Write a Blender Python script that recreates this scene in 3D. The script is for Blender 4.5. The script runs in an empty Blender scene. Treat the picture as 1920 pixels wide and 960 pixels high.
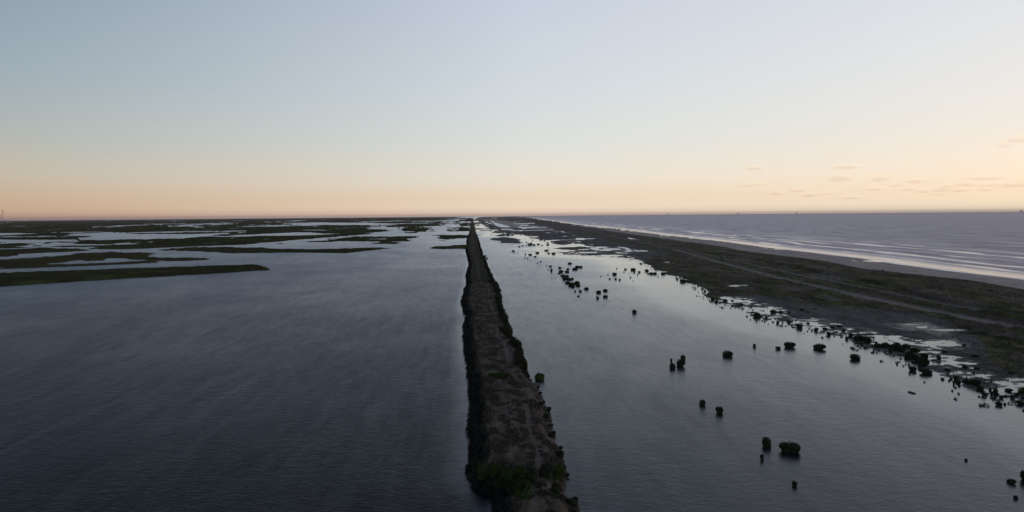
import bpy, math, random
import numpy as np
from mathutils import Matrix, Vector, Euler

R = math.radians
rng = np.random.default_rng(7)
random.seed(7)
scene = bpy.context.scene
COL = scene.collection

# ------------------------------------------------------------------ camera
CAM_H = 40.0
FPX = 1280.0                      # focal length in pixels of the 1920 wide photograph
YAW, PITCH, ROLL = R(3.76), R(3.385), R(0.48)
MROT = (Matrix.Rotation(-YAW, 3, 'Z') @ Matrix.Rotation(R(90) - PITCH, 3, 'X') @ Matrix.Rotation(-ROLL, 3, 'Z'))
cam_data = bpy.data.cameras.new('camera')
cam = bpy.data.objects.new('camera', cam_data)
COL.objects.link(cam)
cam_data.sensor_width = 36.0
cam_data.lens = 36.0 * FPX / 1920.0
cam_data.clip_start = 0.5
cam_data.clip_end = 250000.0
cam.matrix_world = Matrix.Translation((0, 0, CAM_H)) @ MROT.to_4x4()
scene.camera = cam

# ------------------------------------------------------------------ world
AZ_SUN = R(70)                    # glow direction, clockwise from +Y (towards the sea)
world = bpy.data.worlds.new('World')
scene.world = world
world.use_nodes = True


class NT:
    """small helper round a node tree"""
    def __init__(self, tree):
        self.t = tree
        tree.nodes.clear()

    def n(self, kind, **kw):
        nd = self.t.nodes.new(kind)
        for k, v in kw.items():
            setattr(nd, k, v)
        return nd

    def l(self, a, b):
        self.t.links.new(a, b)

    def val(self, sock, v):
        if hasattr(v, 'is_output') or hasattr(v, 'links'):
            self.l(v, sock)
        else:
            sock.default_value = v

    def math(self, op, a, b=None, clamp=False):
        nd = self.n('ShaderNodeMath', operation=op)
        nd.use_clamp = clamp
        self.val(nd.inputs[0], a)
        if b is not None:
            self.val(nd.inputs[1], b)
        return nd.outputs[0]

    def mix(self, f, a, b, mode='MIX'):
        nd = self.n('ShaderNodeMix', data_type='RGBA', blend_type=mode)
        self.val(nd.inputs[0], f)
        self.val(nd.inputs[6], a)
        self.val(nd.inputs[7], b)
        return nd.outputs[2]

    def mixf(self, f, a, b):
        nd = self.n('ShaderNodeMix', data_type='FLOAT')
        self.val(nd.inputs[0], f)
        self.val(nd.inputs[2], a)
        self.val(nd.inputs[3], b)
        return nd.outputs[0]

    def ramp(self, f, stops):
        nd = self.n('ShaderNodeValToRGB')
        el = nd.color_ramp.elements
        while len(el) < len(stops):
            el.new(0.5)
        for e, (p, c) in zip(el, stops):
            e.position = p
            e.color = (*c, 1) if len(c) == 3 else c
        self.l(f, nd.inputs[0])
        return nd.outputs[0]

    def rng(self, v, a, b, c=0.0, d=1.0, smooth=True):
        nd = self.n('ShaderNodeMapRange')
        nd.interpolation_type = 'SMOOTHSTEP' if smooth else 'LINEAR'
        self.val(nd.inputs[0], v)
        nd.inputs[1].default_value = a
        nd.inputs[2].default_value = b
        nd.inputs[3].default_value = c
        nd.inputs[4].default_value = d
        return nd.outputs[0]

    def noise(self, vec, scale, detail=4, rough=0.55, dist=0.0):
        nd = self.n('ShaderNodeTexNoise')
        self.l(vec, nd.inputs['Vector'])
        nd.inputs['Scale'].default_value = scale
        nd.inputs['Detail'].default_value = detail
        nd.inputs['Roughness'].default_value = rough
        nd.inputs['Distortion'].default_value = dist
        return nd.outputs[0]

    def mapping(self, vec, scale=(1, 1, 1), rot=(0, 0, 0)):
        nd = self.n('ShaderNodeMapping')
        self.l(vec, nd.inputs[0])
        nd.inputs['Scale'].default_value = scale
        nd.inputs['Rotation'].default_value = rot
        return nd.outputs[0]


def lin(r, g, b):
    def f(c):
        c /= 255.0
        return c / 12.92 if c <= 0.04045 else ((c + 0.055) / 1.055) ** 2.4
    return (f(r), f(g), f(b))


def ang_of_px(x, y):
    d = MROT @ Vector(((x - 960) / FPX, (480 - y) / FPX, -1))
    return math.atan2(d.x, d.y), math.atan2(d.z, math.hypot(d.x, d.y))


def build_world():
    w = NT(world.node_tree)
    out = w.n('ShaderNodeOutputWorld')
    tc = w.n('ShaderNodeTexCoord').outputs['Generated']
    sep = w.n('ShaderNodeSeparateXYZ')
    w.l(tc, sep.inputs[0])
    x, y, z = sep.outputs
    az = w.math('ARCTAN2', x, y)
    el = w.math('ARCSINE', z)
    eln = w.rng(el, 0.0, R(90), 0.0, 1.0, smooth=False)       # 0 horizon .. 1 zenith
    d = 1 / 90.0
    # dusk gradients away from and towards the afterglow
    far = w.ramp(eln, [(0.0, lin(198, 158, 138)), (0.6 * d, lin(210, 180, 150)), (1.5 * d, lin(208, 183, 157)), (3 * d, lin(199, 190, 175)),
                       (6 * d, lin(176, 184, 184)), (10 * d, lin(158, 173, 185)), (17 * d, lin(137, 155, 172)),
                       (30 * d, lin(92, 111, 144)), (60 * d, lin(74, 86, 110))])
    mid = w.ramp(eln, [(0.0, lin(252, 220, 200)), (0.6 * d, lin(254, 232, 206)), (1.5 * d, lin(242, 222, 196)), (3 * d, lin(236, 229, 217)),
                       (6 * d, lin(221, 226, 224)), (10 * d, lin(212, 220, 226)), (17 * d, lin(202, 210, 225)),
                       (30 * d, lin(158, 174, 204)), (60 * d, lin(110, 120, 142))])
    near = w.ramp(eln, [(0.0, lin(255, 236, 208)), (0.6 * d, lin(255, 240, 212)), (1.5 * d, lin(251, 233, 206)), (3 * d, lin(246, 235, 219)),
                        (6 * d, lin(235, 232, 227)), (10 * d, lin(229, 230, 232)), (17 * d, lin(219, 224, 232)),
                        (30 * d, lin(188, 196, 216)), (60 * d, lin(130, 138, 156))])
    ca = w.math('COSINE', w.math('SUBTRACT', az, AZ_SUN))       # 1 towards the glow
    # cos at left edge -0.21, centre .41, right edge .88
    t1 = w.rng(ca, -0.22, 0.42, 0, 1, smooth=False)
    t2 = w.rng(ca, 0.42, 0.86, 0, 1, smooth=False)
    c = w.mix(t1, far, mid)
    c = w.mix(t2, c, near)
    # small low clouds over the sea
    comb = w.n('ShaderNodeCombineXYZ')
    w.l(az, comb.inputs[0])
    w.l(el, comb.inputs[1])
    P = comb.outputs[0]
    nz = w.noise(w.mapping(P, (55, 260, 1)), 1.0, 5, 0.62)
    warp = w.n('ShaderNodeVectorMath', operation='MULTIPLY_ADD')
    nzc = w.n('ShaderNodeTexNoise')
    w.l(w.mapping(P, (90, 240, 1)), nzc.inputs['Vector'])
    nzc.inputs['Scale'].default_value = 1.0
    nzc.inputs['Detail'].default_value = 3
    w.l(nzc.outputs['Color'], warp.inputs[0])
    warp.inputs[1].default_value = (0.012, 0.0035, 0)
    w.l(P, warp.inputs[2])
    CL = [(1414, 316, 20, 3), (1586, 315, 26, 4), (1575, 336, 24, 6), (1410, 348, 28, 3), (1455, 364, 14, 3),
          (1495, 358, 14, 3.5), (1515, 367, 24, 3), (1548, 364, 18, 3), (1650, 337, 16, 5), (1716, 341, 26, 3.4),
          (1640, 356, 20, 2), (1680, 348, 14, 2.5), (1700, 356, 12, 2.5), (1730, 360, 14, 3), (1765, 357, 20, 4),
          (1775, 351, 12, 3), (1760, 365, 14, 2), (1808, 347, 20, 4), (1848, 335, 34, 3), (1855, 348, 28, 2),
          (1898, 348, 28, 4), (1845, 356, 14, 2.5), (1800, 358, 16, 2.5), (1906, 263, 16, 5), (1880, 273, 12, 3),
          (1960, 340, 40, 5), (2010, 352, 50, 4), (1595, 372, 20, 2), (1990, 330, 30, 4)]
    tot = None; tops = None
    for (px, py, ww, hh) in CL:
        a, e = ang_of_px(px, py)
        s = w.n('ShaderNodeVectorMath', operation='SUBTRACT')
        w.l(warp.outputs[0], s.inputs[0])
        s.inputs[1].default_value = (a + 0.006, e + 0.0018, 0)
        m = w.n('ShaderNodeVectorMath', operation='MULTIPLY')
        w.l(s.outputs[0], m.inputs[0])
        m.inputs[1].default_value = (FPX / ww, FPX / hh, 0)
        ln = w.n('ShaderNodeVectorMath', operation='LENGTH')
        w.l(m.outputs[0], ln.inputs[0])
        mk = w.rng(ln.outputs['Value'], 0.15, 1.15, 1, 0)
        tot = mk if tot is None else w.math('MAXIMUM', tot, mk)
        s3 = w.n('ShaderNodeVectorMath', operation='SUBTRACT')
        w.l(s.outputs[0], s3.inputs[0])
        s3.inputs[1].default_value = (0.004, 0.0028, 0)
        m3 = w.n('ShaderNodeVectorMath', operation='MULTIPLY')
        w.l(s3.outputs[0], m3.inputs[0])
        m3.inputs[1].default_value = (FPX / (ww * 1.1), FPX / (hh + 2.5), 0)
        l3 = w.n('ShaderNodeVectorMath', operation='LENGTH')
        w.l(m3.outputs[0], l3.inputs[0])
        mk3 = w.rng(l3.outputs['Value'], 0.1, 1.2, 1, 0)
        tops = mk3 if tops is None else w.math('MAXIMUM', tops, mk3)
    cm = w.math('MULTIPLY', tot, w.rng(nz, 0.3, 0.6, 0.35, 1.0), clamp=True)
    c = w.mix(w.math('MULTIPLY', w.math('MULTIPLY', tops, w.rng(nz, 0.35, 0.6, 0.3, 1.0)), 0.55), c, (*lin(255, 242, 220), 1))
    # warm grey-rose undersides, pale cream tops (finer layer above)
    c = w.mix(w.math('MULTIPLY', cm, 0.42), c, (*lin(214, 180, 158), 1))
    # pale cream veils round them
    band = w.math('MULTIPLY', w.rng(el, R(0.8), R(2.2)), w.rng(el, R(2.6), R(5.0), 1, 0))
    side = w.rng(az, R(18), R(34))
    veil = w.rng(w.noise(w.mapping(P, (30, 130, 1)), 1.0, 5, 0.6), 0.5, 0.68)
    vm = w.math('MULTIPLY', w.math('MULTIPLY', band, side), w.math('MULTIPLY', veil, 0.5))
    c = w.mix(vm, c, (*lin(252, 236, 212), 1))
    bg = w.n('ShaderNodeBackground')
    w.l(c, bg.inputs[0])
    bg.inputs[1].default_value = SKY_GAIN
    sky = w.n('ShaderNodeTexSky', sky_type='NISHITA')
    sky.sun_disc = False
    sky.sun_elevation = R(1.0)
    sky.sun_rotation = AZ_SUN
    sky.air_density = 1.0
    sky.dust_density = 1.5
    bg2 = w.n('ShaderNodeBackground')
    w.l(sky.outputs[0], bg2.inputs[0])
    bg2.inputs[1].default_value = 0.05
    add = w.n('ShaderNodeAddShader')
    w.l(bg.outputs[0], add.inputs[0])
    w.l(bg2.outputs[0], add.inputs[1])
    w.l(add.outputs[0], out.inputs[0])


SKY_GAIN = 0.92
build_world()

sun_data = bpy.data.lights.new('sun', 'SUN')
sun_data.energy = 0.12
sun_data.angle = R(12)
sun_data.color = (1.0, 0.72, 0.52)
sun = bpy.data.objects.new('sun', sun_data)
COL.objects.link(sun)
sun_dir = Vector((math.sin(AZ_SUN) * math.cos(R(3)), math.cos(AZ_SUN) * math.cos(R(3)), math.sin(R(3))))
sun.rotation_euler = (-sun_dir).to_track_quat('-Z', 'Y').to_euler()

scene.view_settings.view_transform = 'Standard'
scene.view_settings.look = 'None'
scene.view_settings.exposure = 0.0
scene.view_settings.gamma = 1.0
scene.view_settings.use_curve_mapping = False
scene.render.engine = 'CYCLES'
scene.cycles.volume_bounces = 0
scene.cycles.max_bounces = 4
scene.cycles.transparent_max_bounces = 8

# ------------------------------------------------------------------ ground points
MN = np.array(MROT)


def ground(px, py, z=0.0):
    """where the line of sight through a photo pixel meets the ground"""
    d = MN @ np.array([(px - 960) / FPX, (480 - py) / FPX, -1.0])
    dz = min(d[2], -0.0007 * math.hypot(d[0], d[1]))
    t = (CAM_H - z) / -dz
    return np.array([d[0] * t, d[1] * t])


def poly(pts):
    return np.array([ground(*p) for p in pts])


def Z(ox, oy, s):
    return lambda *pts: [(ox + x / s, oy + y / s) for x, y in pts]


A = Z(0, 395, 8); B = Z(240, 395, 8); C8 = Z(480, 395, 8); D8 = Z(700, 395, 8); E8 = Z(880, 395, 8)
Z1 = Z(0, 380, 4); Z2 = Z(440, 380, 4)
LV = Z(840, 400, 6); LM = Z(840, 560, 4.3636); LB = Z(820, 780, 5.3333)
F6 = Z(980, 460, 6); G6 = Z(1300, 520, 6); H4 = Z(1600, 560, 4.3636); N6 = Z(1080, 395, 6)
S4 = Z(1440, 400, 4)

# ------------------------------------------------------------------ numeric helpers
PERM = rng.permutation(512)
PERM = np.concatenate([PERM, PERM, PERM])
GR = rng.normal(size=(512, 2))
GR /= np.linalg.norm(GR, axis=1)[:, None]


def gnoise(x, y):
    xi = np.floor(x).astype(np.int64); yi = np.floor(y).astype(np.int64)
    fx = x - xi; fy = y - yi
    u = fx * fx * fx * (fx * (fx * 6 - 15) + 10); v = fy * fy * fy * (fy * (fy * 6 - 15) + 10)

    def g(ix, iy, dx, dy):
        h = PERM[PERM[ix % 512] + (iy % 512)] % 512
        return GR[h, 0] * dx + GR[h, 1] * dy
    a = g(xi, yi, fx, fy); b = g(xi + 1, yi, fx - 1, fy)
    c = g(xi, yi + 1, fx, fy - 1); d = g(xi + 1, yi + 1, fx - 1, fy - 1)
    return (a * (1 - u) + b * u) * (1 - v) + (c * (1 - u) + d * u) * v


def fbm(x, y, scale, oct=4, gain=0.55):
    s = 0; a = 1.0; f = 1.0 / scale
    for i in range(oct):
        s = s + a * gnoise(x * f + 17.3 * i, y * f - 9.1 * i)
        a *= gain; f *= 2.03
    return s


def seg_dist(px, py, pts, closed=True):
    n = len(pts)
    best = np.full(px.shape, 1e18)
    for i in range(n if closed else n - 1):
        a = pts[i]; b = pts[(i + 1) % n]
        ab = b - a
        L = ab @ ab + 1e-12
        t = np.clip(((px - a[0]) * ab[0] + (py - a[1]) * ab[1]) / L, 0, 1)
        dx = px - a[0] - t * ab[0]; dy = py - a[1] - t * ab[1]
        best = np.minimum(best, dx * dx + dy * dy)
    return np.sqrt(best)


def inside(px, py, pts):
    n = len(pts); r = np.zeros(px.shape, bool)
    for i in range(n):
        a = pts[i]; b = pts[(i + 1) % n]
        cond = (a[1] > py) != (b[1] > py)
        with np.errstate(divide='ignore', invalid='ignore'):
            xx = (b[0] - a[0]) * (py - a[1]) / (b[1] - a[1] + 1e-12) + a[0]
        r ^= cond & (px < xx)
    return r


def sd(px, py, pts):
    d = seg_dist(px, py, pts)
    return np.where(inside(px, py, pts), d, -d)


def sstep(x, a, b):
    t = np.clip((x - a) / (b - a), 0, 1)
    return t * t * (3 - 2 * t)


# ------------------------------------------------------------------ object helpers
def tag(o, label=None, cat=None, group=None, kind=None):
    if label: o['label'] = label
    if cat: o['category'] = cat
    if group: o['group'] = group
    if kind: o['kind'] = kind
    return o


def link(name, me, mat, parent=None):
    o = bpy.data.objects.new(name, me)
    COL.objects.link(o)
    if mat and not me.materials:
        me.materials.append(mat)
    o.parent = parent
    return o


def mesh_np(name, V, Fq, smooth=True, attrs=None):
    """mesh from numpy arrays, Fq is (n,4) or (n,3)"""
    me = bpy.data.meshes.new(name)
    k = Fq.shape[1]
    me.vertices.add(len(V)); me.vertices.foreach_set('co', V.astype(np.float32).ravel())
    me.loops.add(len(Fq) * k); me.loops.foreach_set('vertex_index', Fq.astype(np.int32).ravel())
    me.polygons.add(len(Fq))
    me.polygons.foreach_set('loop_start', np.arange(0, len(Fq) * k, k, dtype=np.int32))
    me.polygons.foreach_set('loop_total', np.full(len(Fq), k, dtype=np.int32))
    me.polygons.foreach_set('use_smooth', np.full(len(Fq), smooth))
    for an, av in (attrs or {}).items():
        at = me.attributes.new(an, 'FLOAT', 'POINT')
        at.data.foreach_set('value', av.astype(np.float32).ravel())
    me.update()
    return me


def grid_mesh(name, X, Y, Zh, keep, attrs=None):
    """quads of a (rows, cols) grid kept where keep (per vertex) holds at any corner"""
    r, c = X.shape
    idx = np.arange(r * c).reshape(r, c)
    q = np.stack([idx[:-1, :-1], idx[:-1, 1:], idx[1:, 1:], idx[1:, :-1]], -1).reshape(-1, 4)
    k = keep.ravel()
    q = q[k[q].any(1)]
    used, inv = np.unique(q.ravel(), return_inverse=True)
    q = inv.reshape(-1, 4)
    V = np.stack([X.ravel(), Y.ravel(), Zh.ravel()], -1)[used]
    # make faces point up
    a = V[q[0]]
    nz = np.cross(a[1] - a[0], a[2] - a[0])[2]
    if nz < 0:
        q = q[:, ::-1]
    return mesh_np(name, V, q, True, {n: v.ravel()[used] for n, v in (attrs or {}).items()})


def polar(th0, th1, dip0, dip1, dth, ddip):
    """ground grid in bearing and dip seen from the drone (finer near, coarser far)"""
    th = np.arange(R(th0), R(th1), R(dth))
    dp = np.arange(R(dip0), R(dip1), R(ddip))
    T, P = np.meshgrid(th, dp)
    Dd = CAM_H / np.tan(P)
    return Dd * np.sin(T), Dd * np.cos(T), Dd


# ------------------------------------------------------------------ materials
def new_mat(name):
    m = bpy.data.materials.new(name)
    m.use_nodes = True
    t = NT(m.node_tree)
    out = t.n('ShaderNodeOutputMaterial')
    p = t.n('ShaderNodeBsdfPrincipled')
    t.l(p.outputs[0], out.inputs[0])
    g = t.n('ShaderNodeNewGeometry').outputs['Position']
    return m, t, p, g


def attr(t, n):
    a = t.n('ShaderNodeAttribute')
    a.attribute_name = n
    return a.outputs['Fac']


def bump(t, h, strength, dist, prev=None):
    b = t.n('ShaderNodeBump')
    t.val(b.inputs['Strength'], strength)
    b.inputs['Distance'].default_value = dist
    t.l(h, b.inputs['Height'])
    if prev is not None:
        t.l(prev, b.inputs['Normal'])
    return b.outputs[0]


def liquid(name):
    """dark water body under a reflecting surface whose colour tints and dims the reflection"""
    m = bpy.data.materials.new(name)
    m.use_nodes = True
    t = NT(m.node_tree)
    out = t.n('ShaderNodeOutputMaterial')
    mx = t.n('ShaderNodeMixShader')
    df = t.n('ShaderNodeBsdfDiffuse'); gl = t.n('ShaderNodeBsdfGlossy'); fr = t.n('ShaderNodeFresnel')
    t.l(df.outputs[0], mx.inputs[1]); t.l(gl.outputs[0], mx.inputs[2]); t.l(fr.outputs[0], mx.inputs[0])
    t.l(mx.outputs[0], out.inputs[0])
    fr.inputs['IOR'].default_value = 1.333
    return m, t, df, gl, fr, t.n('ShaderNodeNewGeometry').outputs['Position']


def mat_water():
    m, t, df, gl, fr, g = liquid('lagoon_water')
    calm = attr(t, 'calm')
    ripple = t.noise(t.mapping(g, (0.8, 1.3, 1), (0, 0, R(25))), 1.3, 4, 0.6)
    chop = t.noise(t.mapping(g, (0.6, 1.0, 1), (0, 0, R(38))), 0.55, 5, 0.6)
    gust = t.noise(t.mapping(g, (0.013, 0.006, 1), (0, 0, R(-30))), 1.0, 6, 0.68, 1.2)
    streak = t.noise(t.mapping(g, (0.22, 0.05, 1), (0, 0, R(-34))), 1.0, 5, 0.68, 0.9)
    rough = t.mixf(calm, 0.36, 0.15)
    fine = t.noise(t.mapping(g, (0.5, 0.07, 1), (0, 0, R(-30))), 1.0, 4, 0.65, 0.8)
    gust = t.mixf(0.35, gust, fine)
    gg = t.math('ADD', t.math('MULTIPLY', t.math('SUBTRACT', gust, 0.5), 0.42),
                t.math('MULTIPLY', t.math('SUBTRACT', streak, 0.5), 0.30))
    rough = t.math('SUBTRACT', rough, t.math('MULTIPLY', gg, t.mixf(calm, 0.75, 0.25)))
    t.l(t.math('MAXIMUM', rough, 0.05), gl.inputs['Roughness'])
    base = t.mix(calm, (0.0012, 0.0014, 0.0018, 1), (0.013, 0.0145, 0.018, 1))
    t.l(base, df.inputs['Color'])
    refl_tint = t.mix(calm, (0.385, 0.405, 0.44, 1), (0.93, 0.97, 1.0, 1))  # reflection strength put into the glossy colour, brighter where calm
    refl_vary = t.rng(gg, -0.10, 0.10, 0.84, 1.22, smooth=False)  # wind-patch changes in reflection, painted as lighter and darker glossy colour
    t.l(t.mix(t.mixf(calm, 1.0, 0.25), refl_tint, t.mix(1.0, refl_tint, refl_vary, 'MULTIPLY')), gl.inputs['Color'])
    n1 = bump(t, chop, t.mixf(calm, 0.24, 0.08), 0.42)
    n2 = bump(t, ripple, t.mixf(calm, 0.30, 0.09), 0.30, n1)
    t.l(n2, gl.inputs['Normal']); t.l(n2, fr.inputs['Normal'])
    return m


def mat_sea():
    m, t, df, gl, fr, g = liquid('sea_water')
    s = attr(t, 'shore')
    al = attr(t, 'along')
    comb = t.n('ShaderNodeCombineXYZ')
    t.l(s, comb.inputs[0]); t.l(al, comb.inputs[1])
    P = comb.outputs[0]
    # breakers: crests parallel to the beach, wandering and broken up
    wob = t.noise(t.mapping(P, (0.006, 0.002, 1)), 1.0, 3)
    s2 = t.math('ADD', s, t.math('MULTIPLY', t.math('SUBTRACT', wob, 0.5), 110))
    ph = t.math('MULTIPLY', s2, 2 * math.pi / 31.0)
    cr = t.math('MULTIPLY', t.math('ADD', t.math('SINE', ph), 1.0), 0.5)
    crest = t.math('POWER', cr, 5.0)
    brk = t.noise(t.mapping(P, (0.025, 0.005, 1)), 1.0, 4, 0.6)
    zone = t.rng(s, 120, 300, 1.0, 0.0)
    foam = t.math('MULTIPLY', crest, t.rng(brk, 0.34, 0.52))
    foam = t.math('MULTIPLY', foam, zone)
    lace = t.noise(t.mapping(P, (0.12, 0.03, 1)), 1.0, 5, 0.7)
    wash = t.math('MULTIPLY', t.rng(s, 20, 110, 1.0, 0.0), t.rng(lace, 0.42, 0.66))
    foam = t.math('MAXIMUM', foam, t.math('MULTIPLY', wash, 0.7))
    foam = t.math('MAXIMUM', foam, t.math('MULTIPLY', t.rng(s, 10, 22, 1.0, 0.0), 0.75))
    # scattered whitecaps farther out
    caps = t.noise(t.mapping(P, (0.045, 0.008, 1)), 1.0, 5, 0.62)
    foam = t.math('MAXIMUM', foam, t.math('MULTIPLY', t.rng(caps, 0.62, 0.74), t.rng(s, 250, 1500, 0.42, 0.12)))
    foam = t.math('MINIMUM', foam, 1.0)
    col = t.mix(foam, (0.026, 0.022, 0.036, 1), (0.66, 0.62, 0.64, 1))
    t.l(col, df.inputs['Color'])
    # smooth sheets of spent water lie between the crests near the beach and mirror the low sky
    sheet = t.math('MULTIPLY', t.rng(s, 60, 290, 1.0, 0.0), t.rng(t.math('ADD', cr, t.math('MULTIPLY', t.math('SUBTRACT', brk, 0.5), 2.6)), 0.76, 1.0, 0.0, 0.85))
    sheet = t.math('MAXIMUM', sheet, t.rng(s, 8, 50, 1.0, 0.0))
    trough = t.noise(t.mapping(P, (0.05, 0.008, 1)), 1.0, 5, 0.65)
    t.l(t.mixf(sheet, t.rng(trough, 0.35, 0.65, 0.33, 0.44), 0.13), gl.inputs['Roughness'])
    refl_tone = t.mix(t.rng(trough, 0.36, 0.64), (0.33, 0.32, 0.36, 1), (0.56, 0.535, 0.585, 1))  # dark and light wave reflections painted into the glossy colour
    t.l(t.mix(sheet, refl_tone, (0.80, 0.79, 0.82, 1)), gl.inputs['Color'])  # brighter mirror look of the sheets also put into the colour
    chop = t.noise(t.mapping(P, (0.20, 0.05, 1)), 1.0, 5, 0.62)
    swell = t.noise(t.mapping(P, (0.035, 0.007, 1)), 1.0, 3, 0.5)
    n0 = bump(t, swell, t.mixf(sheet, 0.9, 0.2), 4.0)
    n1 = bump(t, chop, t.mixf(sheet, 0.8, 0.12), 1.2, n0)
    n2 = bump(t, crest, t.math('MULTIPLY', t.rng(s, 60, 400, 1.0, 0.0), 0.7), 1.2, n1)
    t.l(n2, gl.inputs['Normal']); t.l(n2, fr.inputs['Normal'])
    return m


def mat_marsh():
    m, t, p, g = new_mat('marsh_grass')
    n1 = t.mixf(0.5, t.noise(g, 0.05, 5, 0.62), t.noise(g, 0.009, 5, 0.65))
    n2 = t.noise(g, 0.4, 4, 0.6)
    c = t.ramp(n1, [(0.40, (0.044, 0.036, 0.022)), (0.47, (0.034, 0.038, 0.015)), (0.54, (0.050, 0.064, 0.021)), (0.61, (0.090, 0.082, 0.038))])
    c = t.mix(t.rng(n2, 0.35, 0.7, 0, 0.5), c, (0.020, 0.022, 0.013, 1))
    big = t.noise(g, 0.004, 3, 0.5)
    c = t.mix(t.rng(big, 0.45, 0.65, 0, 0.6), c, (0.066, 0.052, 0.034, 1))
    t.l(c, p.inputs['Base Color'])
    p.inputs['Roughness'].default_value = 0.9
    p.inputs['Specular IOR Level'].default_value = 0.0
    t.l(bump(t, n2, 0.8, 0.6), p.inputs['Normal'])
    return m


def mat_barrier():
    m, t, p, g = new_mat('barrier_ground')
    veg = attr(t, 'veg'); sand = attr(t, 'sand'); tr = attr(t, 'track'); h = attr(t, 'hgt')
    ga = t.mapping(g, (1.0, 0.35, 1), (0, 0, R(-12)))
    n1 = t.noise(ga, 0.035, 6, 0.62)
    n2 = t.noise(g, 0.35, 4, 0.6)
    n3 = t.noise(ga, 0.12, 5, 0.65)
    mud = t.ramp(n3, [(0.38, (0.055, 0.051, 0.050)), (0.5, (0.086, 0.080, 0.078)), (0.7, (0.125, 0.116, 0.112))])
    gr = t.ramp(n3, [(0.40, (0.026, 0.027, 0.014)), (0.5, (0.050, 0.052, 0.021)), (0.60, (0.096, 0.094, 0.040))])
    heath = t.ramp(n1, [(0.42, (0.042, 0.035, 0.028)), (0.5, (0.070, 0.058, 0.049)), (0.66, (0.125, 0.108, 0.094))])
    n4 = t.noise(ga, 0.07, 4, 0.6)
    gr = t.mix(t.rng(n4, 0.46, 0.56, 0, 0.9), gr, heath)
    vv = t.math('ADD', veg, t.math('MULTIPLY', t.math('SUBTRACT', n1, 0.5), 2.8))
    c = t.mix(t.rng(vv, 0.40, 0.58), mud, gr)
    sa = t.ramp(n3, [(0.3, (0.28, 0.235, 0.212)), (0.7, (0.43, 0.365, 0.33))])
    c = t.mix(t.rng(t.math('ADD', sand, t.math('MULTIPLY', t.math('SUBTRACT', n1, 0.5), 0.9)), 0.35, 0.62), c, sa)
    c = t.mix(t.math('MULTIPLY', tr, t.rng(n2, 0.2, 0.6, 0.45, 0.95)), c, (0.20, 0.175, 0.160, 1))
    c = t.mix(t.rng(n2, 0.4, 0.75, 0, 0.35), c, (0.03, 0.028, 0.024, 1))
    wet = t.rng(h, 0.0, 0.14, 1, 0)
    c = t.mix(t.math('MULTIPLY', wet, 0.45), c, (0.022, 0.021, 0.020, 1))
    t.l(c, p.inputs['Base Color'])
    t.l(t.mixf(wet, 0.92, 0.5), p.inputs['Roughness'])
    t.l(t.mixf(wet, 0.03, 0.35), p.inputs['Specular IOR Level'])
    t.l(bump(t, n2, 0.8, 0.35), p.inputs['Normal'])
    return m


def mat_levee():
    m, t, p, g = new_mat('levee_earth')
    e = attr(t, 'edge'); rut = attr(t, 'rut'); farv = attr(t, 'farveg')
    n1 = t.noise(g, 0.16, 5, 0.65)
    n2 = t.noise(g, 1.1, 5, 0.65)
    n3 = t.noise(t.mapping(g, (0.5, 0.14, 1)), 1.0, 5, 0.6)
    c = t.ramp(n3, [(0.28, (0.034, 0.028, 0.023)), (0.44, (0.060, 0.049, 0.038)), (0.58, (0.090, 0.075, 0.060)), (0.72, (0.135, 0.115, 0.096))])
    gr = t.ramp(n2, [(0.3, (0.016, 0.018, 0.010)), (0.7, (0.034, 0.038, 0.018))])
    c = t.mix(t.rng(n1, 0.50, 0.64, 0, 0.8), c, gr)
    c = t.mix(farv, c, t.mix(t.rng(n2, 0.3, 0.7), (0.022, 0.021, 0.014, 1), (0.042, 0.038, 0.027, 1)))
    c = t.mix(t.math('MULTIPLY', rut, t.rng(n2, 0.25, 0.65, 0.2, 0.8)), c, (0.15, 0.13, 0.118, 1))
    c = t.mix(t.rng(t.math('ADD', e, t.math('MULTIPLY', t.math('SUBTRACT', n2, 0.5), 0.6)), 0.4, 0.7, 0, 0.9), c, (0.017, 0.018, 0.015, 1))
    t.l(c, p.inputs['Base Color'])
    p.inputs['Roughness'].default_value = 0.95
    p.inputs['Specular IOR Level'].default_value = 0.02
    t.l(bump(t, n2, 0.9, 0.4), p.inputs['Normal'])
    return m


def mat_leaf(name, c1, c2, c3):
    m, t, p, g = new_mat(name)
    n1 = t.noise(g, 0.9, 3, 0.6)
    n2 = t.noise(g, 6.0, 2, 0.6)
    c = t.mix(t.rng(n1, 0.35, 0.65), (*c1, 1), (*c2, 1))
    c = t.mix(t.rng(n2, 0.5, 0.75, 0, 0.7), c, (*c3, 1))
    t.l(c, p.inputs['Base Color'])
    p.inputs['Roughness'].default_value = 0.75
    p.inputs['Specular IOR Level'].default_value = 0.05
    return m


def mat_plain(name, col, rough=0.8, metal=0.0, nscale=2.0, var=0.4):
    m, t, p, g = new_mat(name)
    n = t.noise(g, nscale, 4, 0.6)
    c = t.mix(t.rng(n, 0.3, 0.7, 0, var), (*col, 1), tuple(0.45 * v for v in col) + (1,))
    t.l(c, p.inputs['Base Color'])
    p.inputs['Roughness'].default_value = rough
    p.inputs['Metallic'].default_value = metal
    return m


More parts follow.
